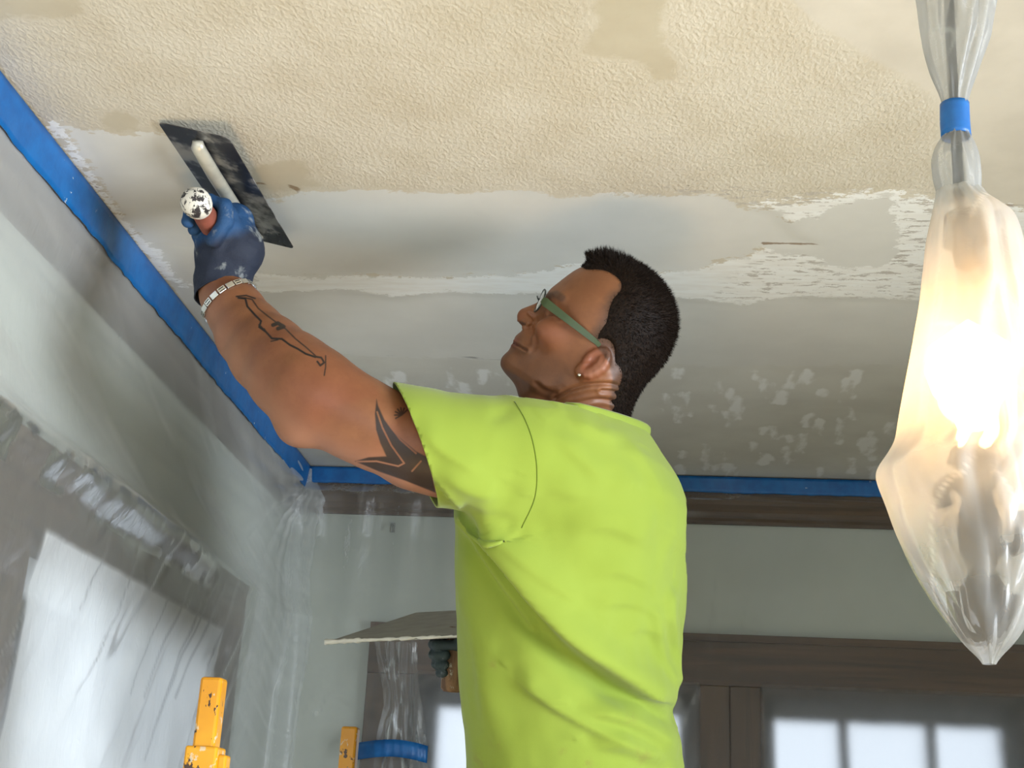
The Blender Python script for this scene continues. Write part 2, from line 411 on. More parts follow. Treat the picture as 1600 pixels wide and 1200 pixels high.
# ---- walls with window openings
def wall(name, axis, val, thick, u0, u1, holes):
    """wall slab at axis=val; holes = (u0,u1,z0,z1) cut as separate slabs round them"""
    us = sorted({u0, u1, *[h[0] for h in holes], *[h[1] for h in holes]}); bm = bmesh.new()
    def slab(a, b, z0, z1):
        lo = [0, 0, z0]; hi = [0, 0, z1]; lo[axis], hi[axis] = sorted((val, val+thick)); lo[1-axis], hi[1-axis] = a, b
        m = Matrix.Translation((Vector(lo)+Vector(hi))/2) @ Matrix.Diagonal(Vector([hi[i]-lo[i] for i in range(3)]+[1]))
        bmesh.ops.create_cube(bm, size=1, matrix=m)
    for a, b in zip(us[:-1], us[1:]):
        hs = [h for h in holes if h[0] <= a+1e-6 and h[1] >= b-1e-6]
        if hs: slab(a, b, 0, hs[0][2]); slab(a, b, hs[0][3], CEIL+.05)
        else: slab(a, b, 0, CEIL+.05)
    return tag(bmobj(name, bm, M_WALL), kind='structure')
ZW0, ZW1 = .72, 1.968
W1 = (1.716, 2.613); W2 = (-.467, .214); W3 = (.361, .985); W4 = (-1.2, .9); W5 = (-1.0, .9)
wall('wall_left', 0, XL, -.14, YR, YB+.14, [(*W1, ZW0, ZW1+.012)])
wall('wall_back', 1, YB, .14, XL, XR+.14, [(*W2, ZW0, ZW1), (*W3, ZW0, ZW1)])
wall('wall_right', 0, XR, .14, YR, YB, [(*W4, ZW0, ZW1)])
wall('wall_rear', 1, YR, -.14, XL-.14, XR+.14, [(*W5, ZW0, ZW1)])
tag(box('floor', (XL-.14, YR-.14, -.05), (XR+.14, YB+.14, 0), M_FLOOR), kind='structure')

# ---- crown mouldings, stained walnut
def crown(name, prof, p0, p1, inward, mat):
    p0 = np.array(p0, float); p1 = np.array(p1, float); inward = np.array(inward, float); V = []; F = []; n = len(prof)
    for p in (p0, p1):
        for a, z in prof: V.append(p+inward*a+np.array([0, 0, z]))
    for i in range(n): F.append([i, (i+1) % n, n+(i+1) % n, n+i])
    me = bpy.data.meshes.new(name); me.from_pydata([tuple(v) for v in V], [], F+[list(range(n))[::-1], list(range(n, 2*n))]); me.update()
    return tag(link(name, me, mat, None, False), kind='structure')
_h0 = CEIL-.001
PROF = [(-.002, _h0), (.052, _h0), (.052, _h0-.020), (.044, _h0-.026), (.040, _h0-.045), (.028, _h0-.066), (.016, _h0-.082), (.016, _h0-.098), (.010, _h0-.104), (.010, _h0-.112), (-.002, _h0-.112)]
crown('trim_1', PROF, (XL, YB, 0), (XR, YB, 0), (0, -1, 0), M_WOODX)
crown('trim_2', PROF, (XL, YR, 0), (XL, YB, 0), (1, 0, 0), M_WOODY)

# ---- windows: casings, sash, muntins, panes
def window(name, axis, val, inward, u0, u1, z0, z1, case, mun, jamb_mat, head_mat, cl=True, cr=True, rail=.055, sash=None):
    M_S = sash or M_SASH
    def bx(nm, a0, a1, z0_, z1_, d0, d1, mat, par, bev=.003):
        lo = [0, 0, z0_]; hi = [0, 0, z1_]; lo[1-axis], hi[1-axis] = a0, a1
        q = sorted((val+inward*d0, val+inward*d1)); lo[axis], hi[axis] = q
        return box(nm, lo, hi, mat, par, bev)
    root = tag(bpy.data.objects.new(name, None), kind='structure'); COL.objects.link(root)
    l = [0, 0, z0]; l[axis] = val; l[1-axis] = (u0+u1)/2; root.location = l
    c0 = u0-(case[0] if cl else 0); c1 = u1+(case[1] if cr else 0)
    bx('head_casing', c0, c1, z1, z1+case[2], 0, .022, head_mat, root, 0)
    bx('head_cap', c0, c1, z1+case[2]-.012, z1+case[2]+.006, .0, .026, head_mat, root, 0)
    if cl: bx('side_casing', c0, u0, z0-.05, z1, 0, .022, jamb_mat, root)
    if cr: bx('side_casing', u1, c1, z0-.05, z1, 0, .022, jamb_mat, root)
    bx('window_sill', c0-.02, c1+.02, z0-.03, z0, 0, .05, head_mat, root)
    # jamb lining
    bx('jamb', u0, u0+.012, z0, z1, -.13, 0, jamb_mat, root, 0); bx('jamb', u1-.012, u1, z0, z1, -.13, 0, jamb_mat, root, 0)
    bx('jamb', u0, u1, z1-.012, z1, -.13, 0, head_mat, root, 0)
    a0, a1, b0, b1 = u0+.012, u1-.012, z0, z1-.012
    bx('sash_rail', a0, a1, b1-rail, b1, -.075, -.04, M_S, root, .002); bx('sash_rail', a0, a1, b0, b0+.07, -.075, -.04, M_S, root, .002)
    bx('sash_stile', a0, a0+.03, b0, b1, -.075, -.04, M_S, root, .002); bx('sash_stile', a1-.03, a1, b0, b1, -.075, -.04, M_S, root, .002)
    xs = [a0+.03]+list(mun)+[a1-.03]
    for u in mun: bx('muntin', u-.011, u+.011, b0+.07, b1-rail, -.07, -.045, M_S, root, 0)
    for p, q in zip(xs[:-1], xs[1:]): bx('pane', p, q, b0+.07, b1-rail, -.06, -.056, M_GLASS, root, 0)
window('window_1', 0, XL, 1, *W1, ZW0, ZW1+.012, (.19, .19, .118), [2.165], M_WOODZ, M_WOODY, sash=simple('white_sash_paint', (236, 238, 240), .4, var=.02))
_w3m = [W3[0]+(W3[1]-W3[0])*k for k in (.333, .667)]; _w2m = [W2[0]+(W2[1]-W2[0])*k for k in (.333, .667)]
window('window_2', 1, YB, -1, *W2, ZW0, ZW1, (.127, .0735, .116), _w2m, M_WOODZ, M_WOODX)
window('window_3', 1, YB, -1, *W3, ZW0, ZW1, (.0735, .12, .116), _w3m, M_WOODZ, M_WOODX)
window('fill_window_4', 0, XR, -1, *W4, ZW0, ZW1, (.12, .12, .116), [-.5, .2], M_WOODZ, M_WOODY)  # unseen window, added to let fill daylight in from the right
window('fill_window_5', 1, YR, 1, *W5, ZW0, ZW1, (.12, .12, .116), [-.37, .27], M_WOODZ, M_WOODX)  # unseen window, added for fill daylight from behind

# ================================================================== MASKING: blue tape and plastic sheeting
def m_tape():
    m = NM('blue_masking_tape'); f = m.noise(25, 4, .6); c = m.mix(m.step(f, .3, .75), lin((16, 104, 172)), lin((10, 84, 148)))
    sp = m.math('MULTIPLY', m.step(m.noise(70, 3, .6), .70, .73), m.step(m.noise(6, 2), .52, .6))
    c = m.mix(sp, c, lin((210, 215, 215)))
    m.p(Base_Color=c, Roughness=.42, Normal=m.bump(m.noise(60, 3), .2, .002)); return m.m
M_TAPE = m_tape()
def tape_strip(name, a, b, drop, outn, n, label, seed):
    """ribbon from a to b hanging along 'drop' (its lower edge), slightly wavy"""
    a = np.array(a); b = np.array(b); drop = np.array(drop); outn = np.array(outn)
    def fn(u, v):
        P = a+(b-a)*u[:, None]+drop*v[:, None]
        w = fbm(np.stack([u*n, v*0, v*0+seed], 1), 1.0, 3)*.0016*v
        return P+outn*(w+.0016)[:, None]+drop*(v*fbm(np.stack([u*n*2, v*0, v*0+seed+5], 1), 1, 2)*.03)[:, None]
    V, F = grid(n*3, 7, fn); o = link(name, npmesh(name, V, F), M_TAPE)
    s = o.modifiers.new('thick', 'SOLIDIFY'); s.thickness = .0012
    return tag(o, label, 'tape')
TX, TY = XL+.056, YB-.056
tape_strip('tape_strip', (TX, .62, CEIL-.003), (TX, TY, CEIL-.003), (-.004, 0, -.060), (1, 0, 0), 60, 'long blue masking tape strip along the crown above the plastic-covered side window', 1)
tape_strip('tape_strip', (TX-.002, TY, CEIL-.003), (1.9, TY, CEIL-.003), (0, .004, -.041), (0, -1, 0), 60, 'blue masking tape strip along the brown crown of the back wall', 2)

def m_plastic(name, rough=.3, milk=(.90, .92, .92, 1), bs=70, bd=.003, blur=0.0, diag=False):
    """thin poly film: see-through, milky where attribute 'op' says, with a soft sheen ('sheen'); 'blur' scatters the view"""
    m = NM(name, False)
    bp = m.bump(m.noise(bs, 2, .6, m.mapv((1, 1, .4), (-.6, 0, 0)) if diag else None, .6), .5, bd)
    tr = m.shader('BsdfTransparent', Color=(.97, .98, .98, 1))
    if blur:
        rf = m.shader('BsdfRefraction', Color=(.97, .98, 1, 1), Roughness=blur, IOR=1.3); tr = m.mixs(m.attr('blur'), tr, rf)
    mc = m.mix(m.attr('crease'), milk, (.30, .31, .32, 1))  # creases of doubled film: their shade is painted as darker grey
    di = m.shader('BsdfDiffuse', Color=mc, Normal=bp); tl = m.shader('BsdfTranslucent', Color=mc, Normal=bp)
    a = m.mixs(m.attr('op'), tr, m.mixs(.5, di, tl))
    gl = m.shader('BsdfGlossy', Color=(1, 1, 1, 1), Roughness=rough, Normal=bp)
    lw = m.n.new('ShaderNodeLayerWeight'); lw.inputs[0].default_value = .3; m.l(bp, lw.inputs['Normal'])
    fr = m.math('MULTIPLY', m.math('ADD', lw.outputs['Fresnel'], .03), m.attr('sheen'))
    m.l(m.mixs(fr, a, gl), m.out.inputs[0]); return m.m
M_FILM = m_plastic('plastic_film_side', .33, bs=55, bd=.0035, diag=True)
M_FILMB = m_plastic('plastic_film_back', .32, blur=.6)
M_WRAP = m_plastic('plastic_film_wrap', .25, bs=110)
def streaks(P, d, s, n=3, w=.10, seed=0):
    """thin bright fold lines: |noise| near zero, drawn out along direction d"""
    d = np.asarray(d, float); d /= np.linalg.norm(d); al = P@d; q = P-al[:, None]*d
    N = fbm(q*s+d*(al*s*.16)[:, None], 1, n, seed); return np.exp(-(N/w)**2)

# ---- film over the side wall: from the tape, across the crown, down over the window casing
def film_left():
    y0, y1 = .75, YB-.006
    prof = np.array([[TX-.006, CEIL-.010], [TX-.005, CEIL-.056], [TX-.006, CEIL-.066], [XL+.044, CEIL-.085], [XL+.035, CEIL-.115], [XL+.022, CEIL-.17], [XL+.020, CEIL-.27], [XL+.030, 2.14], [XL+.042, 2.10], [XL+.038, 1.99], [XL+.026, 1.90], [XL+.022, 1.70], [XL+.03, 1.3], [XL+.05, .5]])
    L = np.r_[0, np.cumsum(np.hypot(*np.diff(prof, axis=0).T))]; L /= L[-1]
    cor = np.array([YB-.05, 2.435])
    def fn(u, v):
        v = v**1.25
        y = y0+(y1-y0)*u; x = np.interp(v, L, prof[:, 0]); z = np.interp(v, L, prof[:, 1])
        P3 = np.stack([y*0, y, z], 1)
        # folds running with the crown near the top, fans of folds from the corner, crumples over the casing
        top = sstep(CEIL-.30, CEIL-.12, z)*sstep(CEIL-.058, CEIL-.09, z)
        t = z+.02*fbm(np.stack([y*.6, z*0, z*0], 1), 1, 2, 4)
        x = x+top*(.007*np.abs(np.sin(t*62))**1.5*(0.5+.5*vnoise(P3, 1.2, 9)))
        dy, dz = cor[0]-y, cor[1]-z; rad = np.hypot(dy, dz); ang = np.arctan2(dz, dy)
        fan = np.exp(-rad/.35)*sstep(.01, .1, rad); x = x+fan*.010*np.abs(np.sin(ang*11+1.2*vnoise(P3, 1.5, 2)))
        cas = sstep(2.12, 2.08, z)*(1-sstep(2.86, 2.95, y))
        q = np.stack([y*0, (y*.80-z*.60)*15, (z*.80+y*.60)*2.4], 1)
        x = x+.020*sstep(2.035, 2.085, z)*sstep(2.128, 2.100, z)*sstep(2.65, 2.2, y)*(.55+.6*fbm(P3, 5, 3, 61))  # bulge tilts the film so it catches a highlight under the casing top
        x = x+cas*(.006*np.abs(fbm(q, 1, 3, 11))+.0016*fbm(q*np.array([1, 1.6, 4.5]), 1.6, 3, 3)*sstep(2.09, 2.04, z))
        x = x+.004*fbm(P3, 3, 2, 21)*sstep(CEIL-.058, CEIL-.10, z)*(1-cas)
        x = np.maximum(x, np.interp(v, L, prof[:, 0])-.006)
        # corner: the film rounds into the back wall
        x = x+.05*sstep(y1-.10, y1, y)**2
        return np.stack([x, y, z], 1)
    V, F = grid(380, 360, fn)
    z = V[:, 2]; y = V[:, 1]; P0 = V*np.array([0, 1, 1])
    st = streaks(P0, (0, .60, .80), 15, 2, .05, 3)*sstep(.0, .45, fbm(P0, 2.5, 2, 5))
    soft = sstep(.0, .8, fbm(np.stack([y*0, (y*.3+z*.95)*16, (y*.95-z*.3)*2.0], 1), 1, 3, 8)+.1)
    rad = np.hypot(cor[0]-y, cor[1]-z); ang = np.arctan2(cor[1]-z, cor[0]-y)
    fan = np.exp(-rad/.28)*np.abs(np.sin(ang*9+1.2*vnoise(P0, 1.5, 2)))**8
    inw = sstep(W1[0]-.006, W1[0]+.006, y)*sstep(W1[1]+.006, W1[1]-.006, y)*sstep(ZW1+.016, ZW1+.006, z)
    cas = sstep(2.108, 2.098, z)*sstep(2.812, 2.800, y)
    pleat = np.zeros(len(y))
    for y0_, z0_, y1_, z1_, w_ in ((2.66, 2.09, 2.56, 1.90, .0035), (2.56, 2.06, 2.40, 1.82, .003), (2.50, 2.05, 2.30, 1.74, .003), (2.44, 2.00, 2.28, 1.70, .0025), (2.36, 2.03, 2.22, 1.80, .0025), (2.74, 2.09, 2.62, 1.70, .003), (2.25, 1.98, 2.16, 1.80, .002), (1.95, 2.06, 1.90, 1.90, .002), (2.10, 2.08, 2.04, 1.92, .002)):
        dd = segdist(y+.006*vnoise(P0, 14, 6), z, [(y0_, z0_), (y1_, z1_)]); pleat = np.maximum(pleat, np.exp(-(dd/(w_*2.1))**2))
    crumple = sstep(-.05, .5, fbm(P0, 5, 2, 77))*sstep(1.99, 2.07, z)*cas*sstep(2.6, 2.2, y)
    op = .42+.05*fbm(P0, 4, 3, 2)+.12*soft*(1-cas)+.20*fan+.10*sstep(CEIL-.14, CEIL-.06, z)
    op = op*(1-cas)+cas*(.20+.25*st+.14*crumple)
    op = op*(1-inw)+inw*(.86+.08*fbm(P0, 10, 2, 44))
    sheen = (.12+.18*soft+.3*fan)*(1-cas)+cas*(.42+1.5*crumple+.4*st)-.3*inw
    sheen = sheen+3.2*sstep(2.030, 2.05, z)*sstep(2.10, 2.08, z)*sstep(2.55, 2.1, y)*sstep(-.25, .35, fbm(P0, 26, 3, 62)+.6*fbm(P0, 5, 2, 63))  # gloss forced up in this band to place the highlight
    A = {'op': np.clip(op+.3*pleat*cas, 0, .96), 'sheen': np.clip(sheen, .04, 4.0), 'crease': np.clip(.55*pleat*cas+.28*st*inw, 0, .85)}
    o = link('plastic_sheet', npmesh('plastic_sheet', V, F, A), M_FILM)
    return tag(o, 'crinkled clear plastic sheet hanging over the side wall and its bright window', 'plastic sheet')
film_left()
def film_back():
    x0, x1 = XL+.02, 1.85
    prof = np.array([[TY+.008, CEIL-.010], [TY+.010, CEIL-.040], [YB-.060, CEIL-.07], [YB-.045, CEIL-.115], [YB-.030, CEIL-.18], [YB-.028, 2.15], [YB-.036, 2.10], [YB-.036, 1.9], [YB-.034, 1.5], [YB-.05, .5]])
    L = np.r_[0, np.cumsum(np.hypot(*np.diff(prof, axis=0).T))]; L /= L[-1]
    def fn(u, v):
        v = v**1.2
        x = x0+(x1-x0)*u; y = np.interp(v, L, prof[:, 0]); z = np.interp(v, L, prof[:, 1]); P3 = np.stack([x, x*0, z], 1)
        left = sstep(.1, -.6, x); ver = np.abs(np.sin(x*26+2.2*vnoise(P3, 2.2, 4)))
        y = y-(.004+.016*left)*ver**3*sstep(CEIL-.04, CEIL-.10, z)*sstep(1.95, 2.3, z)
        cr_ = sstep(CEIL-.13, CEIL-.11, z)*sstep(CEIL-.045, CEIL-.06, z)*(1-left); y = y-cr_*.006*np.abs(np.sin(z*170+x*3+2*vnoise(P3, 1.5, 8)))
        y = y-.005*np.abs(fbm(P3, 5, 3, 6))*sstep(CEIL-.045, CEIL-.09, z)
        y = y-.05*sstep(x0+.08, x0, x)**2
        return np.stack([x, y, z], 1)
    V, F = grid(380, 240, fn); x = V[:, 0]; z = V[:, 2]; P0 = V*np.array([1, 0, 1])
    inw = sstep(ZW1+.006, ZW1-.006, z)*(sstep(W3[0]-.006, W3[0]+.006, x)*sstep(W3[1]+.006, W3[1]-.006, x)+sstep(W2[0]-.006, W2[0]+.006, x)*sstep(W2[1]+.006, W2[1]-.006, x))
    left = sstep(.1, -.6, x)
    st = streaks(P0, (.12, 0, 1), 16, 3, .06, 3)*sstep(0, .5, fbm(P0, 3, 2, 5))
    hz = streaks(P0, (1, 0, .05), 24, 3, .08, 6)*sstep(CEIL-.13, CEIL-.09, z)*(1-left)
    op = .045+.07*left+.05*sstep(-.70, -.82, x)+st*(.05+.14*left)+.15*hz
    A = {'op': np.clip(op*(1-inw)+inw*(.22+.2*st), 0, .95), 'sheen': np.clip(.10+.3*st+.25*left+.3*hz, 0, 1), 'blur': inw}
    o = link('plastic_sheet', npmesh('plastic_sheet', V, F, A), M_FILMB)
    return tag(o, 'thin clear plastic sheet taped over the back wall and its brown windows', 'plastic sheet')
film_back()
# ================================================================== THE PERSON
HD = 1.80                                                # depth of the middle of the head
HO = at(935, 565, HD)
_fh = -.84*EX+.545*EY; _uh = .545*EX+.84*EY; _sh = EZ.copy()
_ya = math.radians(5)                                    # face turned a little away from the lens
_fh, _sh = math.cos(_ya)*_fh-math.sin(_ya)*_sh, math.sin(_ya)*_fh+math.cos(_ya)*_sh
HB = np.stack([_fh, _uh, _sh]).astype(np.float32)        # rows: forward, up, his left
def hw(a, b, y): return HO+a*HB[0]+b*HB[1]+y*HB[2]       # head-local -> world
def hl(P): return (P-HO)@HB.T.astype(np.float64)
_jb = np.array([-.100, -.086, -.080, -.070, -.055, -.04, -.02, 0, .02, .04, .07, .10])
_ja0 = np.array([.05, .035, .018, -.010, -.035, -.05, -.060, -.064, -.066, -.066, -.062, -.05])
_ja1 = np.array([.085, .094, .106, .1105, .1075, .1075, .1065, .105, .102, .1035, .1035, .09])
_jw = np.array([.012, .030, .041, .050, .0565, .060, .0635, .066, .068, .070, .0725, .07])
def skull(q):
    """cranium + face block in head-local coordinates"""
    a, b, y = q[:, 0], q[:, 1], np.abs(q[:, 2])
    cr = ell(q, (.0185, .0545, 0), (.0885, .0825, .0755))
    a0 = np.interp(b, _jb, _ja0); a1 = np.interp(b, _jb, _ja1); w = np.interp(b, _jb, _jw)
    ac = (a0+a1)/2; ra = (a1-a0)/2; t = np.clip((a-ac)/ra, -1.3, 1.3)
    k = np.interp(b, [-.086, -.03, .03, .07], [.34, .26, .16, .06])
    wt = w*(1-k*np.clip(t, -.2, 1.2))
    g = np.sqrt(((a-ac)/ra)**2+(y/wt)**2)
    jw = (g-1)*np.minimum(ra, wt)*.95
    jw = smax(jw, -(b+.086)*.9, .012); jw = smax(jw, b-.06, .03)
    return smin(cr, jw, .022)
NK0, NK1 = at(927, 575, 1.795), at(905, 668, 1.825)
def head_sdf(P):
    q = ((P-HO.astype(np.float32))@HB.T).astype(np.float32); m = q.copy(); m[:, 2] = np.abs(m[:, 2])
    d = skull(q)
    d = smin(d, rcone(m, (.097, .044, .010), (.085, .043, .042), .0098, .009), .014)          # brow ridge
    d = smin(d, ell(m, (.072, -.004, .047), (.024, .017, .013)), .022)                         # cheekbone
    d = smax(d, -ell(m, (.110, .020, .033), (.019, .0125, .018)), .012)                       # eye socket
    d = smin(d, ell(m, (.0865, .0185, .032), (.0125, .0120, .0135)), .004)                     # lids over the eyeball
    d = smin(d, rcone(m, (.0955, .0265, .022), (.089, .024, .046), .0035, .003), .005)        # upper lid fold
    d = smin(d, ell(q, (.084, -.036, 0), (.0305, .030, .032)), .016)                          # muzzle
    d = smin(d, ell(q, (.0935, -.0695, 0), (.0215, .0150, .022)), .014)                       # chin
    n = chain(q, [(.096, .044, 0), (.1065, .024, 0), (.1205, -.002, 0)], [.0090, .0092, .0132], .006)
    n = smin(n, ell(m, (.1085, -.0085, .0125), (.0115, .0085, .0075)), .006)
    d = smin(d, n, .009)
    d = smax(d, -ell(m, (.117, -.0165, .0065), (.0065, .0055, .0040)), .003)                  # nostril
    lip = smin(rcone(m, (.1105, -.0335, 0), (.0965, -.0395, .023), .0058, .003), rcone(m, (.1065, -.0495, 0), (.0955, -.0440, .021), .0064, .003), .003)
    d = smin(d, lip, .005)
    d = smax(d, -rcone(m, (.1165, -.0415, 0), (.0905, -.0435, .028), .0034, .0024), .002)     # mouth line
    d = smax(d, -rcone(m, (.1065, -.012, .022), (.094, -.034, .033), .0016, .001), .010)      # nasolabial fold
    # ear
    e1 = np.array([-.27, .963, 0]); e2 = np.array([-.94, -.263, .22]); e2 /= np.linalg.norm(e2); e3 = np.cross(e1, e2)
    if e3[2] < 0: e3 = -e3
    EB = np.stack([e2, e1, e3]); ec = np.array([.0005, -.0085, .0735]); el = (m-ec.astype(np.float32))@EB.T.astype(np.float32)/.77
    ear = ell(el, (0, .001, 0), (.0165, .030, .0065))
    ear = smin(ear, ell(el, (-.006, -.026, .001), (.0085, .0095, .0050)), .006)               # lobe
    ear = smax(ear, -ell(el, (-.001, -.001, .0085), (.0118, .0235, .0075)), .003)             # scooped shell
    rim = None; ths = np.radians(np.linspace(200, -70, 12))
    pts = [(.0158*math.cos(t), .001+.0295*math.sin(t), .0045) for t in ths]
    rim = chain(el, pts, [.0028]*4+[.0034]*4+[.003]*4, .003)
    ear = smin(ear, rim, .003)
    ah = [(.0085*math.cos(t)-.001, -.003+.019*math.sin(t), .0035) for t in np.radians(np.linspace(70, -75, 7))]
    ear = smin(ear, chain(el, ah, [.0026]*7, .003), .003)
    ear = smax(ear, -ell(el, (-.004, -.006, .006), (.0060, .0095, .0095)), .003)              # concha
    ear = smin(ear, ell(el, (-.0125, -.006, .004), (.0038, .006, .0042)), .003)               # tragus
    d = smin(d, ear*.77, .004)
    nk = rcone(P, NK0, NK1, .0585, .066)
    nk = smin(nk, rcone(P, hw(.045, -.082, 0), at(862, 680, 1.80), .030, .045), .03)           # throat
    nk = smin(nk, rcone(P, hw(-.02, -.012, .058), at(868, 668, 1.765), .014, .016), .02)       # neck muscle to the collar bone
    d = smin(d, nk, .022)
    return d
NECKC = [([(868, 622), (888, 610), (915, 602), (945, 600), (965, 602)], 3.2, .0030), ([(890, 632), (935, 624), (968, 630)], 3, .0022), ([(940, 610), (962, 612), (988, 624)], 3, .0026), ([(838, 600), (850, 610), (868, 614)], 4, .0015),
         ([(799, 535), (806, 538), (814, 542), (823, 547)], 1.9, .0034), ([(826, 490), (834, 498), (832, 508), (822, 512)], 2.2, .0018), ([(812, 505), (817, 507), (821, 506)], 2.2, .0035), ([(830, 512), (836, 526), (834, 545)], 4, .0012), ([(858, 490), (866, 492), (874, 498)], 2, .0018)]

# arm: axis and thickness measured along the limb (pixel, pixel, half-width in pixels, depth)
ARM = [(840, 742, 66, 1.72), (760, 722, 68, 1.70), (690, 707, 67, 1.69), (650, 697, 66, 1.685), (588, 669, 63.5, 1.68), (551, 650, 65, 1.68), (506, 625, 69, 1.682), (482, 608, 70, 1.69),
       (455, 586, 67, 1.71), (419, 553, 60, 1.745), (391, 522, 52, 1.775), (369, 487, 44, 1.80), (352, 462, 37, 1.82), (344, 436, 36, 1.835)]
ARM_P = [at(x, y, d) for x, y, r_, d in ARM]; ARM_R = [r_*d/FPX for x, y, r_, d in ARM]
def arm_sdf(P):
    d = chain(P, ARM_P, ARM_R, .012)
    d = smin(d, ell(P, at(463, 672, 1.675), (.020, .020, .018)), .03)
    return d
# right arm, bent, carrying the hawk (mostly behind the body)
RSH = at(960, 745, 1.98); REL = at(905, 1010, 2.06); RWR = at(800, 1020, 2.05)
def rarm_sdf(P): return chain(P, [RSH, REL, RWR, at(770, 1022, 2.06)], [.058, .050, .034, .030], .03)

# torso rows: pixel row, front edge, back edge
TROW = np.array([(640, 850, 965), (670, 800, 1000), (700, 752, 1018), (750, 724, 1056), (800, 716, 1077), (850, 717, 1079), (900, 719, 1069), (950, 720, 1065), (1000, 722, 1058), (1050, 725, 1049), (1100, 729, 1043),
                 (1150, 733, 1056), (1200, 736, 1067), (1260, 738, 1070), (1340, 742, 1068)], float)
AL = math.radians(22); MF = np.array([-math.cos(AL), math.sin(AL), 0]); MS = np.array([-math.sin(AL), -math.cos(AL), 0])
TD = 1.835
_tc = np.array([at((l+r_)/2, v, TD) for v, l, r_ in TROW]); _te = np.array([(r_-l)/2*TD/FPX for v, l, r_ in TROW])
_tb = np.interp(TROW[:, 0], [640, 700, 760, 850, 1000, 1340], [.10, .165, .185, .190, .185, .180])
_ta = np.sqrt(np.maximum(_te**2-(_tb*math.sin(AL))**2, .03**2))/math.cos(AL)
_o = np.argsort(_tc[:, 2]); TZ = _tc[_o, 2]; TC = _tc[_o]; TA = _ta[_o]; TB = _tb[_o]
def torso_sdf(P, grow=0.0, z0=1.50):
    z = P[:, 2]; cx = np.interp(z, TZ, TC[:, 0]); cy = np.interp(z, TZ, TC[:, 1]); a = np.interp(z, TZ, TA)+grow; b = np.interp(z, TZ, TB)+grow
    dx, dy = P[:, 0]-cx, P[:, 1]-cy; f = dx*MF[0]+dy*MF[1]; s = dx*MS[0]+dy*MS[1]
    g = ((np.abs(f)/a)**2.2+(np.abs(s)/b)**2.2)**(1/2.2); d = (g-1)*np.minimum(a, b)*.9
    d = smax(d, z-(TZ[-1]-.005), .03); return np.maximum(d, z0-z)
LSH = at(812, 716, 1.715); NB = at(905, 672, 1.835)
def yoke(P, g=0.0):
    d = smin(rcone(P, NB, LSH, .072+g, .078+g), rcone(P, NB, at(945, 762, 1.96), .066+g, .070+g), .03)
    return smin(d, ell(P, at(975, 800, 1.84), (.075+g, .11+g, .11+g)), .05)
SLV = [(842, 742, 98, 1.735), (790, 716, 91, 1.72), (740, 707, 87, 1.70), (690, 702, 86, 1.69), (640, 694, 87, 1.683), (600, 684, 88, 1.68)]
SLV_P = [at(x, y, d) for x, y, r_, d in SLV]; SLV_R = [r_*d/FPX for x, y, r_, d in SLV]
def shirt_sdf(P):
    d = torso_sdf(P, .0, 1.44); d = smin(d, yoke(P), .035)
    d = smin(d, chain(P, SLV_P, SLV_R, .015), .016)
    rs = chain(P, [at(945, 765, 1.965), at(930, 840, 2.02), at(920, 895, 2.04)], [.07, .075, .074], .02)
    return smin(d, rs, .03)
def body_sdf(P):
    d = torso_sdf(P, -.045, 1.42); d = smin(d, yoke(P, -.030), .03)
    return d

def bbox(pts, pad): p = np.array(pts); return p.min(0)-pad, p.max(0)+pad
def facing(V, N): return (N*(CAM-V)).sum(1)/np.linalg.norm(CAM-V, axis=1)

# ---- skin material: attributes carry ink, stubble, lips, flush, painted light and shade
def m_skin():
    m = NM('skin'); f = m.noise(18, 4, .6); g = m.noise(140, 3, .6)
    c = m.mix(m.step(f, .3, .7), lin((132, 86, 55)), lin((118, 74, 46)))
    c = m.mix(m.math('MULTIPLY', m.step(g, .5, .7), .18), c, lin((106, 62, 40)))
    c = m.mix(m.attr('flush'), c, lin((124, 60, 42)))
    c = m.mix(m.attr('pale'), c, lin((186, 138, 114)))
    st = m.math('MULTIPLY', m.attr('stubble'), m.remap(m.noise(1300, 2, .6), .3, .65, .5, 1.0)); c = m.mix(st, c, lin((66, 48, 38)))
    c = m.mix(m.attr('ink_shade'), c, lin((24, 23, 22)))
    m.p(Base_Color=c, Roughness=.48, Specular_IOR_Level=.4, Normal=m.bump(g, .12, .0015))
    return m.m
M_SKIN = m_skin()
def stroke(x, y, poly, w, soft=1.2):
    return 1-sstep(w/2-soft/2, w/2+soft/2, segdist(x, y, poly))
def zp(pts, x0, y0, k): return [(x0+a/k, y0+b/k) for a, b in pts]
Z2 = lambda pts: zp(pts, 280, 400, 3.243)
def subdivide(V, Q, sel):
    """split the selected quads in four; neighbours are split too so no cracks open where shading matters"""
    q = Q[sel]; E_ = np.sort(np.stack([q, np.roll(q, -1, 1)], -1).reshape(-1, 2), 1)
    U, inv = np.unique(E_, axis=0, return_inverse=True); inv = inv.reshape(-1, 4); n = len(V)
    mid = (V[U[:, 0]]+V[U[:, 1]])/2; cen = V[q].mean(1); Vn = np.vstack([V, mid, cen]); mi = n+inv; ci = n+len(U)+np.arange(len(q))
    new = np.concatenate([np.stack([q[:, k], mi[:, k], ci, mi[:, k-1]], 1) for k in range(4)])
    return Vn, np.vstack([Q[~sel], new])
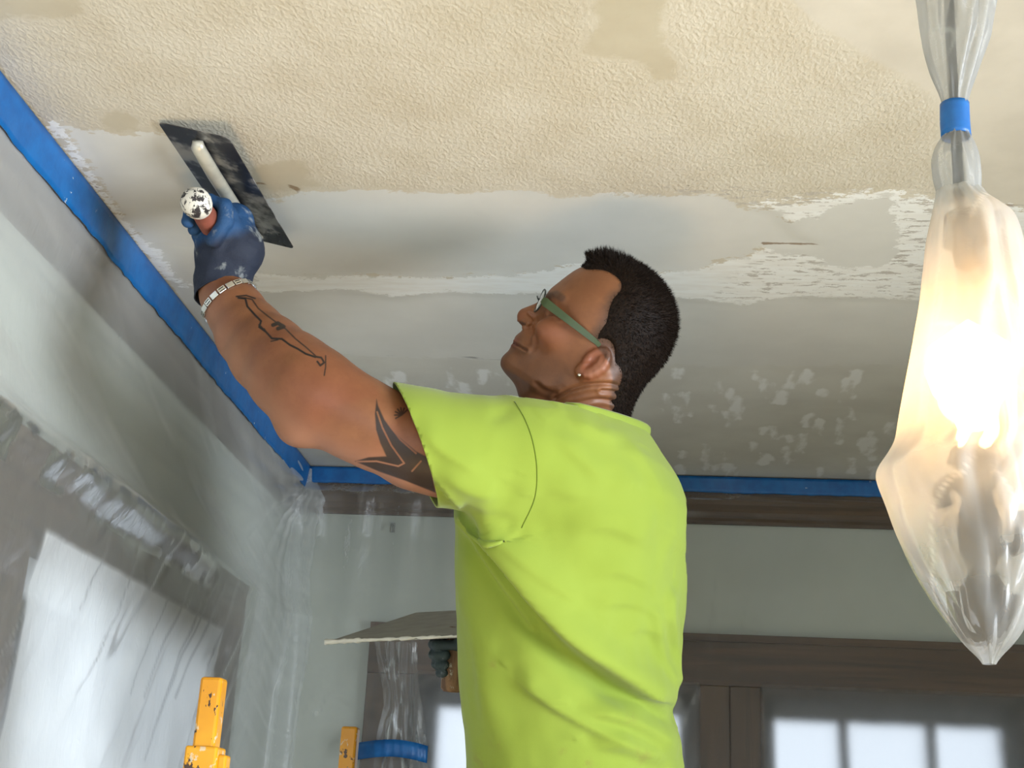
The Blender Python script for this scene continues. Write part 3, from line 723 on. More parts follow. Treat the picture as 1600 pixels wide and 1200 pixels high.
def body_attrs(V, N, part):
    x, y, d = topx(V); near = sstep(-.05, .2, facing(V, N)); z = np.zeros(len(V)); A = {k: z.copy() for k in ('ink_shade', 'stubble', 'flush', 'pale')}
    if part == 'arm':
        ink_shade = z.copy()
        L1 = Z2([(300, 212), (335, 215), (345, 255), (385, 300), (415, 330), (405, 360), (440, 385), (470, 418), (520, 420), (560, 450), (600, 470), (640, 495), (690, 512)])
        L2 = Z2([(335, 212), (370, 220), (400, 265), (450, 305), (490, 335), (540, 370), (590, 420), (640, 460), (690, 505)])
        ink_shade = np.maximum(ink_shade, stroke(x, y, L1, 3.2)); ink_shade = np.maximum(ink_shade, .9*stroke(x, y, L2, 2.2))
        for p_, w in ((Z2([(475, 350), (500, 340), (530, 358), (500, 368)]), 6), (Z2([(690, 510), (720, 515), (735, 540), (715, 555), (700, 535)]), 3.2), (Z2([(742, 505), (742, 560), (735, 605)]), 2.0), (Z2([(405, 350), (440, 385), (430, 370)]), 3), (Z2([(465, 432), (500, 425)]), 2), (Z2([(290, 205), (340, 200), (385, 215)]), 2.5)):
            ink_shade = np.maximum(ink_shade, .95*stroke(x, y, p_, w))
        T1 = Z2([(1000, 725), (1008, 760), (1040, 830), (1085, 890), (1140, 940), (1200, 990), (1260, 1020), (1300, 1200), (1150, 1140), (1020, 1095), (890, 1040), (960, 1020), (1050, 1015), (1020, 950), (998, 880), (992, 800)])
        pz = psd(x, y, T1); ink_shade = np.maximum(ink_shade, .92*sstep(-1.5, 1.2, pz))
        gaps = [Z2([(1003, 790), (1030, 870), (1075, 960), (1140, 1050), (1110, 1065), (1000, 1040), (900, 1042)]), Z2([(1060, 850), (1120, 930), (1200, 1000)]), Z2([(1180, 1090), (1225, 1040)])]
        for g_ in gaps: ink_shade = ink_shade*(1-.85*stroke(x, y, g_, 2.6))
        for k in range(7):
            a = math.radians(150+k*28); c0 = np.array(Z2([(1128, 805)])[0]); p1 = c0+np.array([math.cos(a), math.sin(a)])*11
            ink_shade = np.maximum(ink_shade, .85*stroke(x, y, [tuple(c0), tuple(p1)], 2.6))
        A['ink_shade'] = ink_shade*near
        A['flush'] = .18*sstep(.35, -.2, fbm(V, 14, 3, 3))*near+.22*np.exp(-((x-500)**2+(y-640)**2)/50**2)
        low = segdist(x, y, Z2([(120, 240), (220, 490), (400, 740), (600, 910), (900, 1045), (1240, 1165)])); A['pale'] = .45*np.exp(-(low/26)**2)  # light along the arm's underside painted as paler skin
    if part == 'head':
        q = hl(V); a, b, yy = q.T; ay = np.abs(yy)
        sb = np.maximum(sstep(-.018, -.05, b)*sstep(.004, .03, a), 0)*sstep(-.115, -.09, b)
        sb = np.maximum(sb*.55, .6*np.exp(-((a-.018)**2+(b+.012)**2)/.016**2))
        sb = np.maximum(sb, .5*sstep(-.022, -.030, b)*sstep(.125, .105, a)*sstep(.09, .105, a))
        sb = sb*(.75+.35*fbm(V, 60, 2, 2))*sstep(.0, .012, np.hypot(a, b+.006)-.030)
        hair = hair_t(a, b, ay); ed = hair_edge(a, b, ay)+.004*fbm(V, 90, 2, 9); fade = sstep(-.016, .003, ed)*sstep(.03, .05, ay)*sstep(.012, .02, b+.0*a)*sstep(.105, .085, b); fade = np.maximum(fade, sstep(-.006, .002, ed))*sstep(-.058, -.045, b)
        brow = 1-sstep(.003, .0075, segdist(a, b-.0, [(.107, .039), (.099, .0445), (.088, .044)])); brow = brow*sstep(.006, .012, ay)
        A['stubble'] = np.clip(np.maximum.reduce([sb, fade*.97, brow*.8]), 0, 1)
        lips = (1-sstep(.006, .010, np.hypot(b+.0415, (a-.108)*.6)))*sstep(.026, .02, ay)*sstep(.094, .10, a)
        fl = .75*lips+.35*np.exp(-((a-.128)**2+(b+.003)**2+yy**2)/.016**2)+.35*np.exp(-((a-.07)**2+(b+.005)**2)/.028**2)
        er = sstep(.008, .0, np.hypot(a, (b+.0065)/1.6)-.014)*sstep(.066, .072, ay)
        A['flush'] = np.clip(fl+.45*er, 0, .85)
        A['ink_shade'] = np.clip(.55*stroke(x, y, [(801, 536), (812, 541), (823, 547)], 1.6, 2.0)+.7*stroke(x, y, [(814, 505), (820, 506)], 3, 2.5), 0, .8)*near*sstep(.08, .09, a)  # shade of the mouth line and nostril painted dark, not tattoo
        A['pale'] = .35*er*sstep(.078, .086, ay)
    return A
def hair_edge(a, b, ay):
    line = np.interp(b, [-.06, -.045, -.03, -.015, .0, .0155, .03, .0457, .064, .078, .096, .104, .115, .13, .15],
                     [-.056, -.050, -.042, -.034, -.022, .016, .020, .019, .026, .029, .027, .032, .05, .085, .11])
    cen = np.interp(b, [.09, .1075, .12, .15], [.097, .0935, .092, .11])
    w = sstep(.058, .030, ay)*sstep(.085, .10, b); return line*(1-w)+cen*w-a
def hair_t(a, b, ay):
    """hair thickness over the skull, negative where the skin is bare; a forward, b up, ay sideways"""
    e = hair_edge(a, b, ay); t = .0062*sstep(.0, .045, e)*sstep(.03, .12, b)+.0032*sstep(-.002, .02, e)-.004*sstep(.004, -.006, e)-.02*sstep(-.004, -.03, e)
    t = np.where(b < -.052, t-.02*sstep(-.052, -.062, b), t)
    ear = np.hypot(a-.0005, (b+.0065)/1.6)-.0155; t = np.where((ay > .05), np.minimum(t, -.012+.014*sstep(-.002, .010, ear)+np.maximum(ear, 0)*.2), t)
    return t
def build_person():
    root = empty('person', at(893, 1200, TD)*np.array([1, 1, 0])+np.array([0, 0, .66]), 'man in a neon yellow t-shirt and dark gloves troweling the ceiling with one arm raised', 'person')
    Vs, Qs, As = [], [], []; n0 = 0
    def add(V, Q, A):
        nonlocal n0
        Vs.append(V); Qs.append(Q+n0); As.append(A); n0 += len(V)
    lo, hi = bbox([hw(-.10, -.0, 0), hw(.145, 0, 0), hw(.125, -.09, 0), hw(.1, .12, 0), hw(0, .15, 0), hw(0, 0, .1), hw(0, 0, -.1), NK1, at(862, 680, 1.8)], .02)
    V, Q = nets(head_sdf, lo, hi, .0019)
    N = vnormals(V, Q); x, y, d = topx(V); nr = sstep(0, .3, facing(V, N))
    nr = nr*sstep(972, 955, x)
    for c, w, h in NECKC:
        dd = segdist(x, y, catmull(c, 5)); V = V+N*((-h*np.exp(-(dd/w)**2)+.5*h*np.exp(-((dd-2*w)/(1.3*w))**2))*nr)[:, None]
    add(V, Q, body_attrs(V, vnormals(V, Q), 'head'))
    lo, hi = bbox(ARM_P, .085); V, Q = nets(arm_sdf, lo, hi, .0034)
    x, y, d = topx(V); N = vnormals(V, Q); c = (facing(V, N) > -.1) & (x > 360) & (x < 690); sel = c[Q].any(1)
    V2, Q2 = subdivide(V, Q, sel); x, y, d = topx(V2); s2 = ((x > 362) & (x < 685))[Q2].all(1) & (np.arange(len(Q2)) >= (~sel).sum())
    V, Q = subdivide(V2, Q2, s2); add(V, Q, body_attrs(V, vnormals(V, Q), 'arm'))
    lo, hi = bbox([RSH, REL, RWR], .08); V, Q = nets(rarm_sdf, lo, hi, .007); add(V, Q, body_attrs(V, vnormals(V, Q), ''))
    lo, hi = bbox([TC[0]-np.array([0, 0, .05]), TC[-1]], .25); hi[2] = 2.24; V, Q = nets(body_sdf, lo, hi, .012); add(V, Q, body_attrs(V, vnormals(V, Q), ''))
    A = {k: np.concatenate([a[k] for a in As]) for k in As[0]}
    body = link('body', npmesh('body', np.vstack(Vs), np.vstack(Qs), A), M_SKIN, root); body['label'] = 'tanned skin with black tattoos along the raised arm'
    return root, body
person, body = build_person()

# ---- hair: a cropped cap that thins to nothing at the hairline, with short strands
def m_hair():
    m = NM('dark_hair'); f = m.noise(300, 3, .6, m.mapv((1, 1, 1))); c = m.mix(m.step(f, .35, .7), lin((20, 14, 11)), lin((36, 25, 18)))
    m.p(Base_Color=c, Roughness=.6, Specular_IOR_Level=.12, Normal=m.bump(f, .5, .002)); return m.m
M_HAIR = m_hair()
def build_hair():
    def f(P):
        q = ((P-HO.astype(np.float32))@HB.T).astype(np.float32); s = skull(q); t = hair_t(q[:, 0], q[:, 1], np.abs(q[:, 2]))
        q2 = q.copy(); tuft = ell(q, (.074, .1185, 0), (.022, .0085, .036), None)
        nk = rcone(P, NK0, NK1, .0585, .066); s2 = smin(s, nk, .022)
        h = s2-t
        h = smin(h, tuft, .012)
        return np.maximum(h, -(s2+.006))
    lo, hi = bbox([hw(-.10, -.07, 0), hw(.11, .155, 0), hw(0, .05, .09), hw(0, .05, -.09), hw(-.08, .15, 0), hw(.1, .0, 0)], .012)
    V, Q = nets(f, lo, hi, .0026); o = link('hair', npmesh('hair', V, Q), M_HAIR, person); o['label'] = 'short cropped dark brown hair'
    # strands
    N = vnormals(V, Q); q = hl(V); s = skull(q.astype(np.float32)); t = hair_t(q[:, 0], q[:, 1], np.abs(q[:, 2]))
    ok = np.flatnonzero((s > -.003) & ((N*(V-HO)).sum(1) > 0)); r_ = np.random.default_rng(4); pick = r_.choice(ok, 26000)
    b = V[pick]+r_.normal(0, .0012, (len(pick), 3)); n = N[pick]; tt = t[pick]; qq = q[pick]
    back = -HB[0]*.55-HB[1]*(.9*sstep(.09, .03, qq[:, 1]))[:, None]+HB[0]*(1.4*sstep(.085, .12, qq[:, 1])*sstep(.02, .06, qq[:, 0]))[:, None]+HB[1]*(.7*sstep(.085, .12, qq[:, 1]))[:, None]
    dr = n*.55+back*.9+r_.normal(0, .22, (len(pick), 3)); dr /= np.linalg.norm(dr, axis=1, keepdims=True)
    Ls = np.clip(.0026+.0036*sstep(.0, .008, tt), .0024, .012)*r_.uniform(.7, 1.25, len(pick)); Ls = Ls*(1+1.4*sstep(.10, .12, qq[:, 1])*sstep(.03, .07, qq[:, 0]))
    sd = np.cross(dr, r_.normal(0, 1, dr.shape)); sd /= np.linalg.norm(sd, axis=1, keepdims=True); wd = .00042
    Vt = np.concatenate([b-sd*wd-n*.001, b+sd*wd-n*.001, b+dr*Ls[:, None]]); k = np.arange(len(pick)); Ft = np.stack([k, k+len(k), k+2*len(k)], 1)
    h = link('hair_strand_fuzz', npmesh('hair_strand_fuzz', Vt, Ft), M_HAIR, o); h['kind'] = 'stuff'
build_hair()
# earring stud and the near eye's pupil line
_V, _F = lathe([(-.002, .0022), (0, .0026), (.0018, .0022), (.0026, .0008), (.0027, .0001)], at(905, 586, 1.717), EZ, 14)
M_STEEL = simple('bright_steel', (225, 225, 222), .18, 1.0, .04)
_e = link('earring_stud', npmesh('earring_stud', _V, _F), M_STEEL, person); _e['label'] = 'small bright ear stud'

# ---- neon t-shirt
def m_shirt():
    m = NM('neon_yellow_jersey'); f = m.noise(900, 2, .6); g = m.noise(5, 3)
    c = m.mix(m.step(g, .3, .7), lin((138, 156, 62)), lin((134, 152, 56)))
    c = m.mix(m.math('MULTIPLY', m.attr('dirt'), m.step(m.noise(60, 4, .7), .42, .62)), c, lin((128, 118, 60)))
    c = m.mix(m.attr('seam'), c, lin((96, 116, 30)))
    m.p(Base_Color=c, Roughness=.85, Specular_IOR_Level=.15, Sheen_Weight=.15, Normal=m.bump(f, .18, .0006)); return m.m
M_SHIRT = m_shirt()
Z4 = lambda pts: zp(pts, 600, 600, 2.0)
# folds: pixel polyline on the near side, half width (px), height (m), lean
FOLDS = [
    (Z4([(250, 395), (330, 480), (400, 560), (480, 680), (580, 800), (690, 890), (800, 970), (890, 1060)]), 30, .038, .74),
    (Z4([(235, 400), (300, 520), (370, 640), (450, 740), (560, 850), (680, 930), (800, 1010)]), 24, -.018, .0),
    (Z4([(225, 395), (260, 470), (320, 580), (400, 690), (480, 790)]), 10, .010, .4),
    (Z4([(300, 395), (420, 500), (520, 600), (640, 700)]), 20, .007, .4),
    (Z4([(700, 130), (790, 220), (860, 330), (900, 430)]), 20, .006, .4),
    (Z4([(480, 300), (600, 340), (720, 330)]), 26, .006, .4),
    (Z4([(290, 700), (300, 850), (320, 1000), (330, 1150)]), 26, .006, .3),
    (Z4([(400, 900), (520, 1000), (660, 1080), (800, 1150)]), 18, .009, .5),
    (Z4([(250, 380), (310, 400), (380, 450), (440, 470)]), 13, .012, .5),
    (Z4([(245, 390), (290, 450), (330, 480), (350, 470)]), 11, .012, .4),
    (Z4([(260, 378), (340, 388), (430, 430)]), 9, -.006, .0),
    (Z4([(560, 470), (680, 440), (780, 470), (870, 500)]), 24, .006, .4),
    (Z4([(600, 620), (720, 580), (830, 620), (910, 640)]), 24, .006, .45),
    (Z4([(620, 690), (760, 680), (860, 720), (930, 780)]), 22, .0065, .45),
    (Z4([(700, 780), (820, 760), (900, 830)]), 20, .006, .4),
    (Z4([(840, 680), (850, 800), (870, 880), (890, 960)]), 14, .008, .4),
    (Z4([(900, 620), (880, 720), (900, 830), (890, 960)]), 12, .010, .4),
    (Z4([(600, 1010), (720, 1040), (830, 1090), (920, 1180)]), 22, .016, .5),
    (Z4([(640, 1120), (760, 1140), (900, 1190)]), 18, .012, .4),
    (Z4([(100, 110), (160, 190), (240, 240), (330, 280)]), 18, .006, .4),
    (Z4([(150, 250), (260, 310), (400, 340)]), 20, .007, .4),
    (Z4([(560, 90), (640, 150), (760, 190)]), 18, .008, .4),
    (Z4([(520, 140), (640, 260), (720, 300)]), 22, .007, .4),
    (Z4([(300, 130), (380, 90), (440, 80)]), 14, -.003, .0),
]
def build_shirt():
    lo, hi = bbox([TC[0]-np.array([0, 0, .08]), TC[-1], *SLV_P, at(925, 890, 2.04)], .13); lo[2] = 1.43; V, Q = nets(shirt_sdf, lo, hi, .0042)
    N = vnormals(V, Q); x, y, d = topx(V); near = sstep(-.15, .35, facing(V, N)); disp = np.zeros(len(V))
    for poly, w, h, lean in FOLDS:
        poly = catmull(np.array(poly), 6); dd = segdist(x, y, poly)
        # signed side for an asymmetric crease
        t0 = np.linalg.norm(np.array(poly[0])[None]-np.stack([x, y], 1), axis=1); t1 = np.linalg.norm(np.array(poly[-1])[None]-np.stack([x, y], 1), axis=1)
        k = np.argmin([np.hypot(x-p[0], y-p[1]) for p in poly], axis=0); tg = np.gradient(poly, axis=0)[k]; pt = poly[k]
        sg = np.sign(tg[:, 0]*(y-pt[:, 1])-tg[:, 1]*(x-pt[:, 0])); ww = w*np.where(sg > 0, 1-lean, 1+lean)
        ends = sstep(0, w*2.4, np.minimum(t0, t1))
        disp += h*np.exp(-(dd/ww)**2*1.4)*ends*near
    disp += .0045*fbm(V*np.array([1, 1, .55]), 13, 3, 6)*(.4+.6*sstep(2.15, 1.9, V[:, 2]))
    V = V+N*disp[:, None]
    x, y, d = topx(V); seam = np.zeros(len(V))
    dirt = np.zeros(len(V))
    for (u, v, r_) in ((770, 1045, 14), (340, 880, 12), (810, 1165, 22), (350, 1120, 14), (300, 1180, 22), (630, 1185, 18), (560, 1150, 10)):
        u, v = Z4([(u, v)])[0]; dirt = np.maximum(dirt, .42*np.exp(-((x-u)**2+(y-v)**2)/(r_*.6)**2)*near)
    me = npmesh('t_shirt', V, Q, {'seam': seam, 'dirt': dirt})
    bm = bmesh.new(); bm.from_mesh(me)
    def cut(co, no, test):
        fs = [f for f in bm.faces if test(f.calc_center_median())]; g = set()
        for f in fs: g.add(f); g.update(f.edges); g.update(f.verts)
        bmesh.ops.bisect_plane(bm, geom=list(g), plane_co=Vector(co), plane_no=Vector(no), clear_outer=True)
    # sleeve mouth
    a, b = at(622, 616, 1.683), at(681, 788, 1.683); ax = SLV_P[-1]-SLV_P[2]; cen = (a+b)/2; up = b-a; no = np.cross(up, np.cross(ax, up)); no /= np.linalg.norm(no)
    if no@ax < 0: no = -no
    cut(cen, no, lambda c: (np.array(c)-cen)@no > -.03 and np.linalg.norm(np.array(c)-cen) < .16 and c.x < -.2)
    # neck opening
    p1, p2 = at(842, 641, 1.80), at(976, 662, 1.83); mid = (p1+p2)/2; d1 = p2-p1; n2 = np.cross(d1, np.cross(EY, d1)); n2 /= np.linalg.norm(n2)
    d2 = np.cross(n2, d1); n2 = n2-.10*EZ; n2 /= np.linalg.norm(n2)
    if n2@EY < 0: n2 = -n2
    cut(mid, n2, lambda c: np.linalg.norm(np.array(c)-mid) < .15 and (np.array(c)-mid)@n2 > -.03)
    # hem and far sleeve
    cut((0, 0, 1.47), (0, 0, -1), lambda c: c.z < 1.50)
    q = at(928, 880, 2.035); cut(q, np.array([-.1, .1, -.95]), lambda c: np.linalg.norm(np.array(c)-q) < .12 and c.z < q[2]+.05 and c.y > q[1]-.02)
    bm.to_mesh(me); bm.free()
    o = link('t_shirt', me, M_SHIRT, person); s = o.modifiers.new('cloth', 'SOLIDIFY'); s.thickness = .0022; s.offset = -1
    o['label'] = 'loose neon yellow short-sleeved t-shirt with deep folds'
    return o, mid, n2
shirt, NMID, NNO = build_shirt()
# ---- shirt trim: rib collar and sleeve hem as sub-parts
def ring_on(bvh, cen, no, n, rmax, lift):
    a, b, t = frame_from(no); out = []
    for k in range(n):
        th = 2*math.pi*k/n; d = math.cos(th)*a+math.sin(th)*b
        h = bvh.ray_cast(Vector(cen+d*rmax), Vector(-d), rmax)
        if h[0] is not None: out.append(np.array(h[0])+d*lift)
    return np.array(out)
def closed_tube(P, r_, seg=8, flat=1.0):
    P = np.asarray(P); n = len(P); T = np.roll(P, -1, 0)-np.roll(P, 1, 0); c = P.mean(0); V = []; F = []
    for i in range(n):
        t = T[i]/np.linalg.norm(T[i]); o = P[i]-c; o -= t*(o@t); o /= np.linalg.norm(o); b = np.cross(t, o)
        for k in range(seg):
            a = 2*math.pi*k/seg; V.append(P[i]+r_*(math.cos(a)*o*flat+math.sin(a)*b))
    for i in range(n):
        for k in range(seg): F.append([i*seg+k, i*seg+(k+1) % seg, ((i+1) % n)*seg+(k+1) % seg, ((i+1) % n)*seg+k])
    return np.array(V), np.array(F)
def nk_ring(off, rr):
    a, b, t = frame_from(NNO); c = NMID+NNO*off; out = []
    for k in range(60):
        th = 2*math.pi*k/60; d = math.cos(th)*a+math.sin(th)*b; lo, hi = .02, .14
        P = (c[None]+np.linspace(lo, hi, 60)[:, None]*d[None]).astype(np.float32); f = shirt_sdf(P)
        j = np.flatnonzero(f > 0); rho = np.linspace(lo, hi, 60)[j[0]] if len(j) else .07
        out.append(c+d*rho)
    out = np.array(out); return (np.roll(out, 1, 0)+out*2+np.roll(out, -1, 0)+np.roll(out, 2, 0)+np.roll(out, -2, 0))/6
_V, _F = closed_tube(nk_ring(-.004, 0), .0085, 8, .35)
_c = link('rib_collar', npmesh('rib_collar', _V, _F, {'seam': np.zeros(len(_V)), 'dirt': np.zeros(len(_V))}), M_SHIRT, shirt)

def pixel_line_on(o, pix, r_):
    bvh = BVHTree.FromObject(o, bpy.context.evaluated_depsgraph_get()); out = []
    for x, y in pix:
        k = ray(x, y); h = bvh.ray_cast(Vector(CAM), Vector(k/np.linalg.norm(k)))
        if h[0] is not None: out.append(np.array(h[0])+np.array(h[1])*r_*.3)
    return np.array(out)
bpy.context.view_layer.update()
for _p, _r0 in (([(408, 55), (440, 110), (465, 180), (478, 270), (470, 360), (430, 450)], .0007),):
    _L = pixel_line_on(shirt, catmull(Z4(_p), 8), _r0)
    if len(_L) > 4:
        _V, _F = tube(_L, _r0, 6); link('stitched_seam', npmesh('stitched_seam', _V, _F, {'seam': np.ones(len(_V)), 'dirt': np.zeros(len(_V))}), M_SHIRT, shirt)
# ---- trousers and boots (below the frame)
M_DENIM = simple('work_denim', (52, 62, 84), .9, 0, .12, 60, .2); M_BOOT = simple('tan_boot_leather', (120, 88, 54), .6, 0, .15, 40, .2)
def build_legs():
    hip = TC[0]*np.array([1, 1, 0]); L = [hip+MS*.085, hip-MS*.085]
    def f(P):
        d = ell(P, hip+np.array([0, 0, 1.52]), (.16, .175, .13))
        for k, h in enumerate(L):
            fw = MF*(.05 if k == 0 else -.03)
            e = chain(P, [h+np.array([0, 0, 1.46]), h+fw+np.array([0, 0, 1.10]), h+fw*1.2+np.array([0, 0, .72])], [.092, .068, .056], .03); d = e if d is None else smin(d, e, .03)
        return smax(d, P[:, 2]-1.585, .01)
    V, Q = nets(f, hip+np.array([-.25, -.28, .62]), hip+np.array([.25, .28, 1.62]), .012)
    o = link('trousers', npmesh('trousers', V, Q), M_DENIM, person); o['label'] = 'dark blue work trousers'
    for k, h in enumerate(L):
        fw = MF*(.06 if k == 0 else -.036); c = h+fw
        def g(P): return smax(smin(rcone(P, c+np.array([0, 0, .76]), c+np.array([0, 0, .70]), .05, .046), rcone(P, c-MF*.03+np.array([0, 0, .70]), c+MF*.15+np.array([0, 0, .692]), .042, .036), .03), .665-P[:, 2], .006)
        V, Q = nets(g, c+np.array([-.24, -.2, .64]), c+np.array([.2, .24, .84]), .008)
        link('boot', npmesh('boot', V, Q), M_BOOT, person)
build_legs()

# ---- trowel, held flat against the ceiling
TL, TR, BR = pl(247, 190, 2, 2.4755), pl(368, 232, 2, 2.450), pl(467, 400, 2, 2.450)
tL = BR-TR; tLen = np.linalg.norm(tL); tL = tL/tLen; tW = TR-TL; tW -= tL*(tW@tL); tWid = np.linalg.norm(tW); tW /= tWid; tN = np.cross(tL, tW)
if tN[2] > 0: tN = -tN
def tp(s, w, n): return TL+tW*(tWid/2+w)+tL*s+tN*n
def m_steel_blade():
    m = NM('trowel_steel'); f = m.noise(6, 5, .6, m.mapv((1, .3, 1))); g = m.step(m.noise(14, 4, .65), .46, .60)
    c = m.mix(g, lin((84, 84, 88)), lin((150, 148, 144)))
    m.p(Base_Color=c, Metallic=m.remap(g, 0, 1, .95, .25), Roughness=m.remap(f, .3, .7, .22, .5)); return m.m
M_BLADE = m_steel_blade(); M_CAST = simple('cream_aluminium', (206, 200, 182), .35, .35, .10, 40)
def m_knob():
    m = NM('plaster_spattered_handle'); f = m.step(m.noise(62, 4, .7, None, 1.2), .51, .57); c = m.mix(f, lin((226, 220, 206)), lin((46, 40, 40)))
    m.p(Base_Color=c, Roughness=.7, Normal=m.bump(m.noise(120, 3), .3, .002)); return m.m
trowel = empty('trowel', tp(tLen/2, 0, 0), 'steel finishing trowel with cream bar and spattered handle pressed against the ceiling', 'trowel')
def blade():
    bm = bmesh.new(); pts = []
    for s, w in ((.0, -.5), (.0, .5), (1, .5), (1, -.5)):
        pts.append(tp(s*tLen, w*tWid, 0))
    pts2 = []
    for i in range(4):                                     # rounded corners
        p, q, n = pts[i], pts[i-1], pts[(i+1) % 4]
        a = p+(q-p)/np.linalg.norm(q-p)*.006; b = p+(n-p)/np.linalg.norm(n-p)*.006; pts2 += [a, (a+b+p)/3, b]
    return bmobj('blade', prism_poly(pts2, tN*.0012), M_BLADE, trowel)
blade()
_V, _F = tube([tp(.022, 0, .004), tp(.03, 0, .010), tp(.10, 0, .0125), tp(.20, 0, .0125), tp(.302, 0, .010), tp(.312, 0, .004)], [.007, .0098, .0105, .0105, .0098, .007], 12, True, .75)
_o = link('mounting_bar', npmesh('mounting_bar', _V, _F), M_CAST, trowel); _o['label'] = 'cream cast mounting bar'
_V, _F = tube([tp(.215, 0, .014), tp(.225, 0, .035), tp(.222, 0, .058), tp(.205, 0, .066)], [.010, .008, .008, .010], 10)
link('shank', npmesh('shank', _V, _F), M_CAST, trowel)
_hp = [(0, .0005), (.001, .010), (.004, .0165), (.011, .0205), (.020, .0212), (.029, .0195), (.036, .0165)]
_V, _F = lathe(_hp, tp(.066, 0, .066), tL, 26); _o = link('knob', npmesh('knob', _V, _F), m_knob(), trowel); _o['label'] = 'white plaster-spattered handle end'
_hp = [(0, .016), (.012, .0155), (.03, .0165), (.06, .0175), (.09, .0165), (.115, .014), (.118, .0005)]
_V, _F = lathe(_hp, tp(.100, 0, .066), tL, 22); _o = link('handle', npmesh('handle', _V, _F), simple('red_brown_handle', (150, 84, 66), .6, 0, .15, 60, .2), trowel)

# ---- gloves
def m_glove(name, a, b, smear):
    m = NM(name); kn = m.noise(420, 2, .6); f = m.noise(28, 4, .65)
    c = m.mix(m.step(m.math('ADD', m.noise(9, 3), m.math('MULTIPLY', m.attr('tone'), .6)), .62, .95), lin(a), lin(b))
    c = m.mix(m.math('MULTIPLY', m.step(f, .58, .70), smear), c, lin((168, 172, 168)))
    m.p(Base_Color=c, Roughness=.75, Normal=m.bump(kn, .4, .0015)); return m.m
M_GLOVEB = m_glove('navy_knit_glove', (26, 34, 52), (28, 70, 112), .45); M_GLOVEG = m_glove('green_grey_glove', (44, 56, 54), (62, 84, 74), .55)
def glove_left(P):
    d = rcone(P, at(348, 432, 1.835), at(357, 385, 1.845), .0385, .0420)
    d = smin(d, rcone(P, at(357, 385, 1.845), at(366, 345, 1.850), .0420, .0270), .02)
    d = smin(d, ell(P, at(380, 392, 1.83), (.026, .03, .034)), .02)                            # heel of the hand
    for i, s in enumerate((.128, .150, .172, .194)):
        r_ = (.0095, .0105, .011, .0105)[i]; o = (.004, 0, -.002, 0)[i]
        f = chain(P, [tp(s+.01, .018, .092), tp(s+.004, .030-o, .064), tp(s, .018, .0425), tp(s, -.006, .0395), tp(s, -.0265, .056), tp(s+.002, -.0245, .078)], [r_*1.25, r_*1.15, r_*1.05, r_, r_, r_*.9], .004)
        d = smin(d, f, .007)
    th = chain(P, [tp(.225, .02, .10), tp(.232, -.012, .088), tp(.222, -.030, .072), tp(.200, -.036, .064)], [.016, .0135, .0115, .010], .006)
    d = smin(d, th, .012)
    return smin(d, rcone(P, at(349, 440, 1.833), at(344, 478, 1.815), .0385, .0372), .012)
def glove_obj(fn, lo, hi, h, mat, label, cut=None, tonefn=None, wr=True):
    V, Q = nets(fn, lo, hi, h); N = vnormals(V, Q)
    if wr: V = V+N*(.0016*fbm(V, 45, 3, 5))[:, None]
    x, y, d = topx(V); tone = tonefn(x, y) if tonefn else np.zeros(len(V)); me = npmesh('glove', V, Q, {'tone': tone})
    if cut:
        bm = bmesh.new(); bm.from_mesh(me); bmesh.ops.bisect_plane(bm, geom=bm.verts[:]+bm.edges[:]+bm.faces[:], plane_co=Vector(cut[0]), plane_no=Vector(cut[1]), clear_outer=True); bm.to_mesh(me); bm.free()
    o = link('glove', me, mat, person); s = o.modifiers.new('knit', 'SOLIDIFY'); s.thickness = .0018; s.offset = -1; o['label'] = label; return o
_a, _b, _cc = at(312, 470, 1.825), at(384, 449, 1.825), at(352, 431, 1.786); _n = np.cross(_b-_a, _cc-_a); _n /= np.linalg.norm(_n)
if _n@EY > 0: _n = -_n
lo, hi = bbox([at(348, 440, 1.835), tp(.1, 0, .07), tp(.24, 0, .07), tp(.2, .05, .06), at(344, 480, 1.815)], .052)
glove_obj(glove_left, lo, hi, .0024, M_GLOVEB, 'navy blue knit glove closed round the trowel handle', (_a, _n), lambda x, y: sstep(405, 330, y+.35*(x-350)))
# ---- hawk: plate, handle and the other gloved hand below it
hA, hB, hD = at(510, 1003, 2.03), at(650, 957, 2.31), at(822, 989, 1.92); hC = hB+hD-hA; hN = np.cross(hD-hA, hB-hA); hN /= np.linalg.norm(hN)
if hN[2] < 0: hN = -hN
hawk = empty('plaster_hawk', (hA+hC)/2, 'square grey plaster hawk with a crusty edge held in front of the belly', 'hawk')
M_HAWK = simple('plaster_coated_aluminium', (150, 146, 132), .55, .15, .12, 25, .25)
bmobj('plate', prism_poly([hA, hB, hC, hD], -hN*.003), M_HAWK, hawk, False)
def crust():
    n = 70; P = [hA+(hD-hA)*t for t in np.linspace(-.004, 1, n)]; r_ = [.0013+.0022*abs(vnoise(np.array([[t*30, 0, 0]]), 1)[0])+.0025*max(0, vnoise(np.array([[t*9, 3, 0]]), 1)[0]) for t in np.linspace(0, 1, n)]
    V, F = tube(P, r_, 8); V = V+fbm(V, 220, 2, 2)[:, None]*.0010*np.array([1, 1, 1]); return V, F
_V, _F = crust(); _o = link('compound_crust', npmesh('compound_crust', _V, _F), simple('wet_joint_compound', (222, 218, 204), .5, 0, .06, 60, .2), hawk); _o['label'] = 'pale compound crust along the plate edge'
def plane_hit(x, y):
    k = ray(x, y); return CAM+k*(((hA-CAM)@hN)/(k@hN))
hT = plane_hit(716, 978); hEnd = at(705, 1082, (hT-CAM)@(-EZ)-.02); hAx = (hEnd-hT)/np.linalg.norm(hEnd-hT); hLen = np.linalg.norm(hEnd-hT)
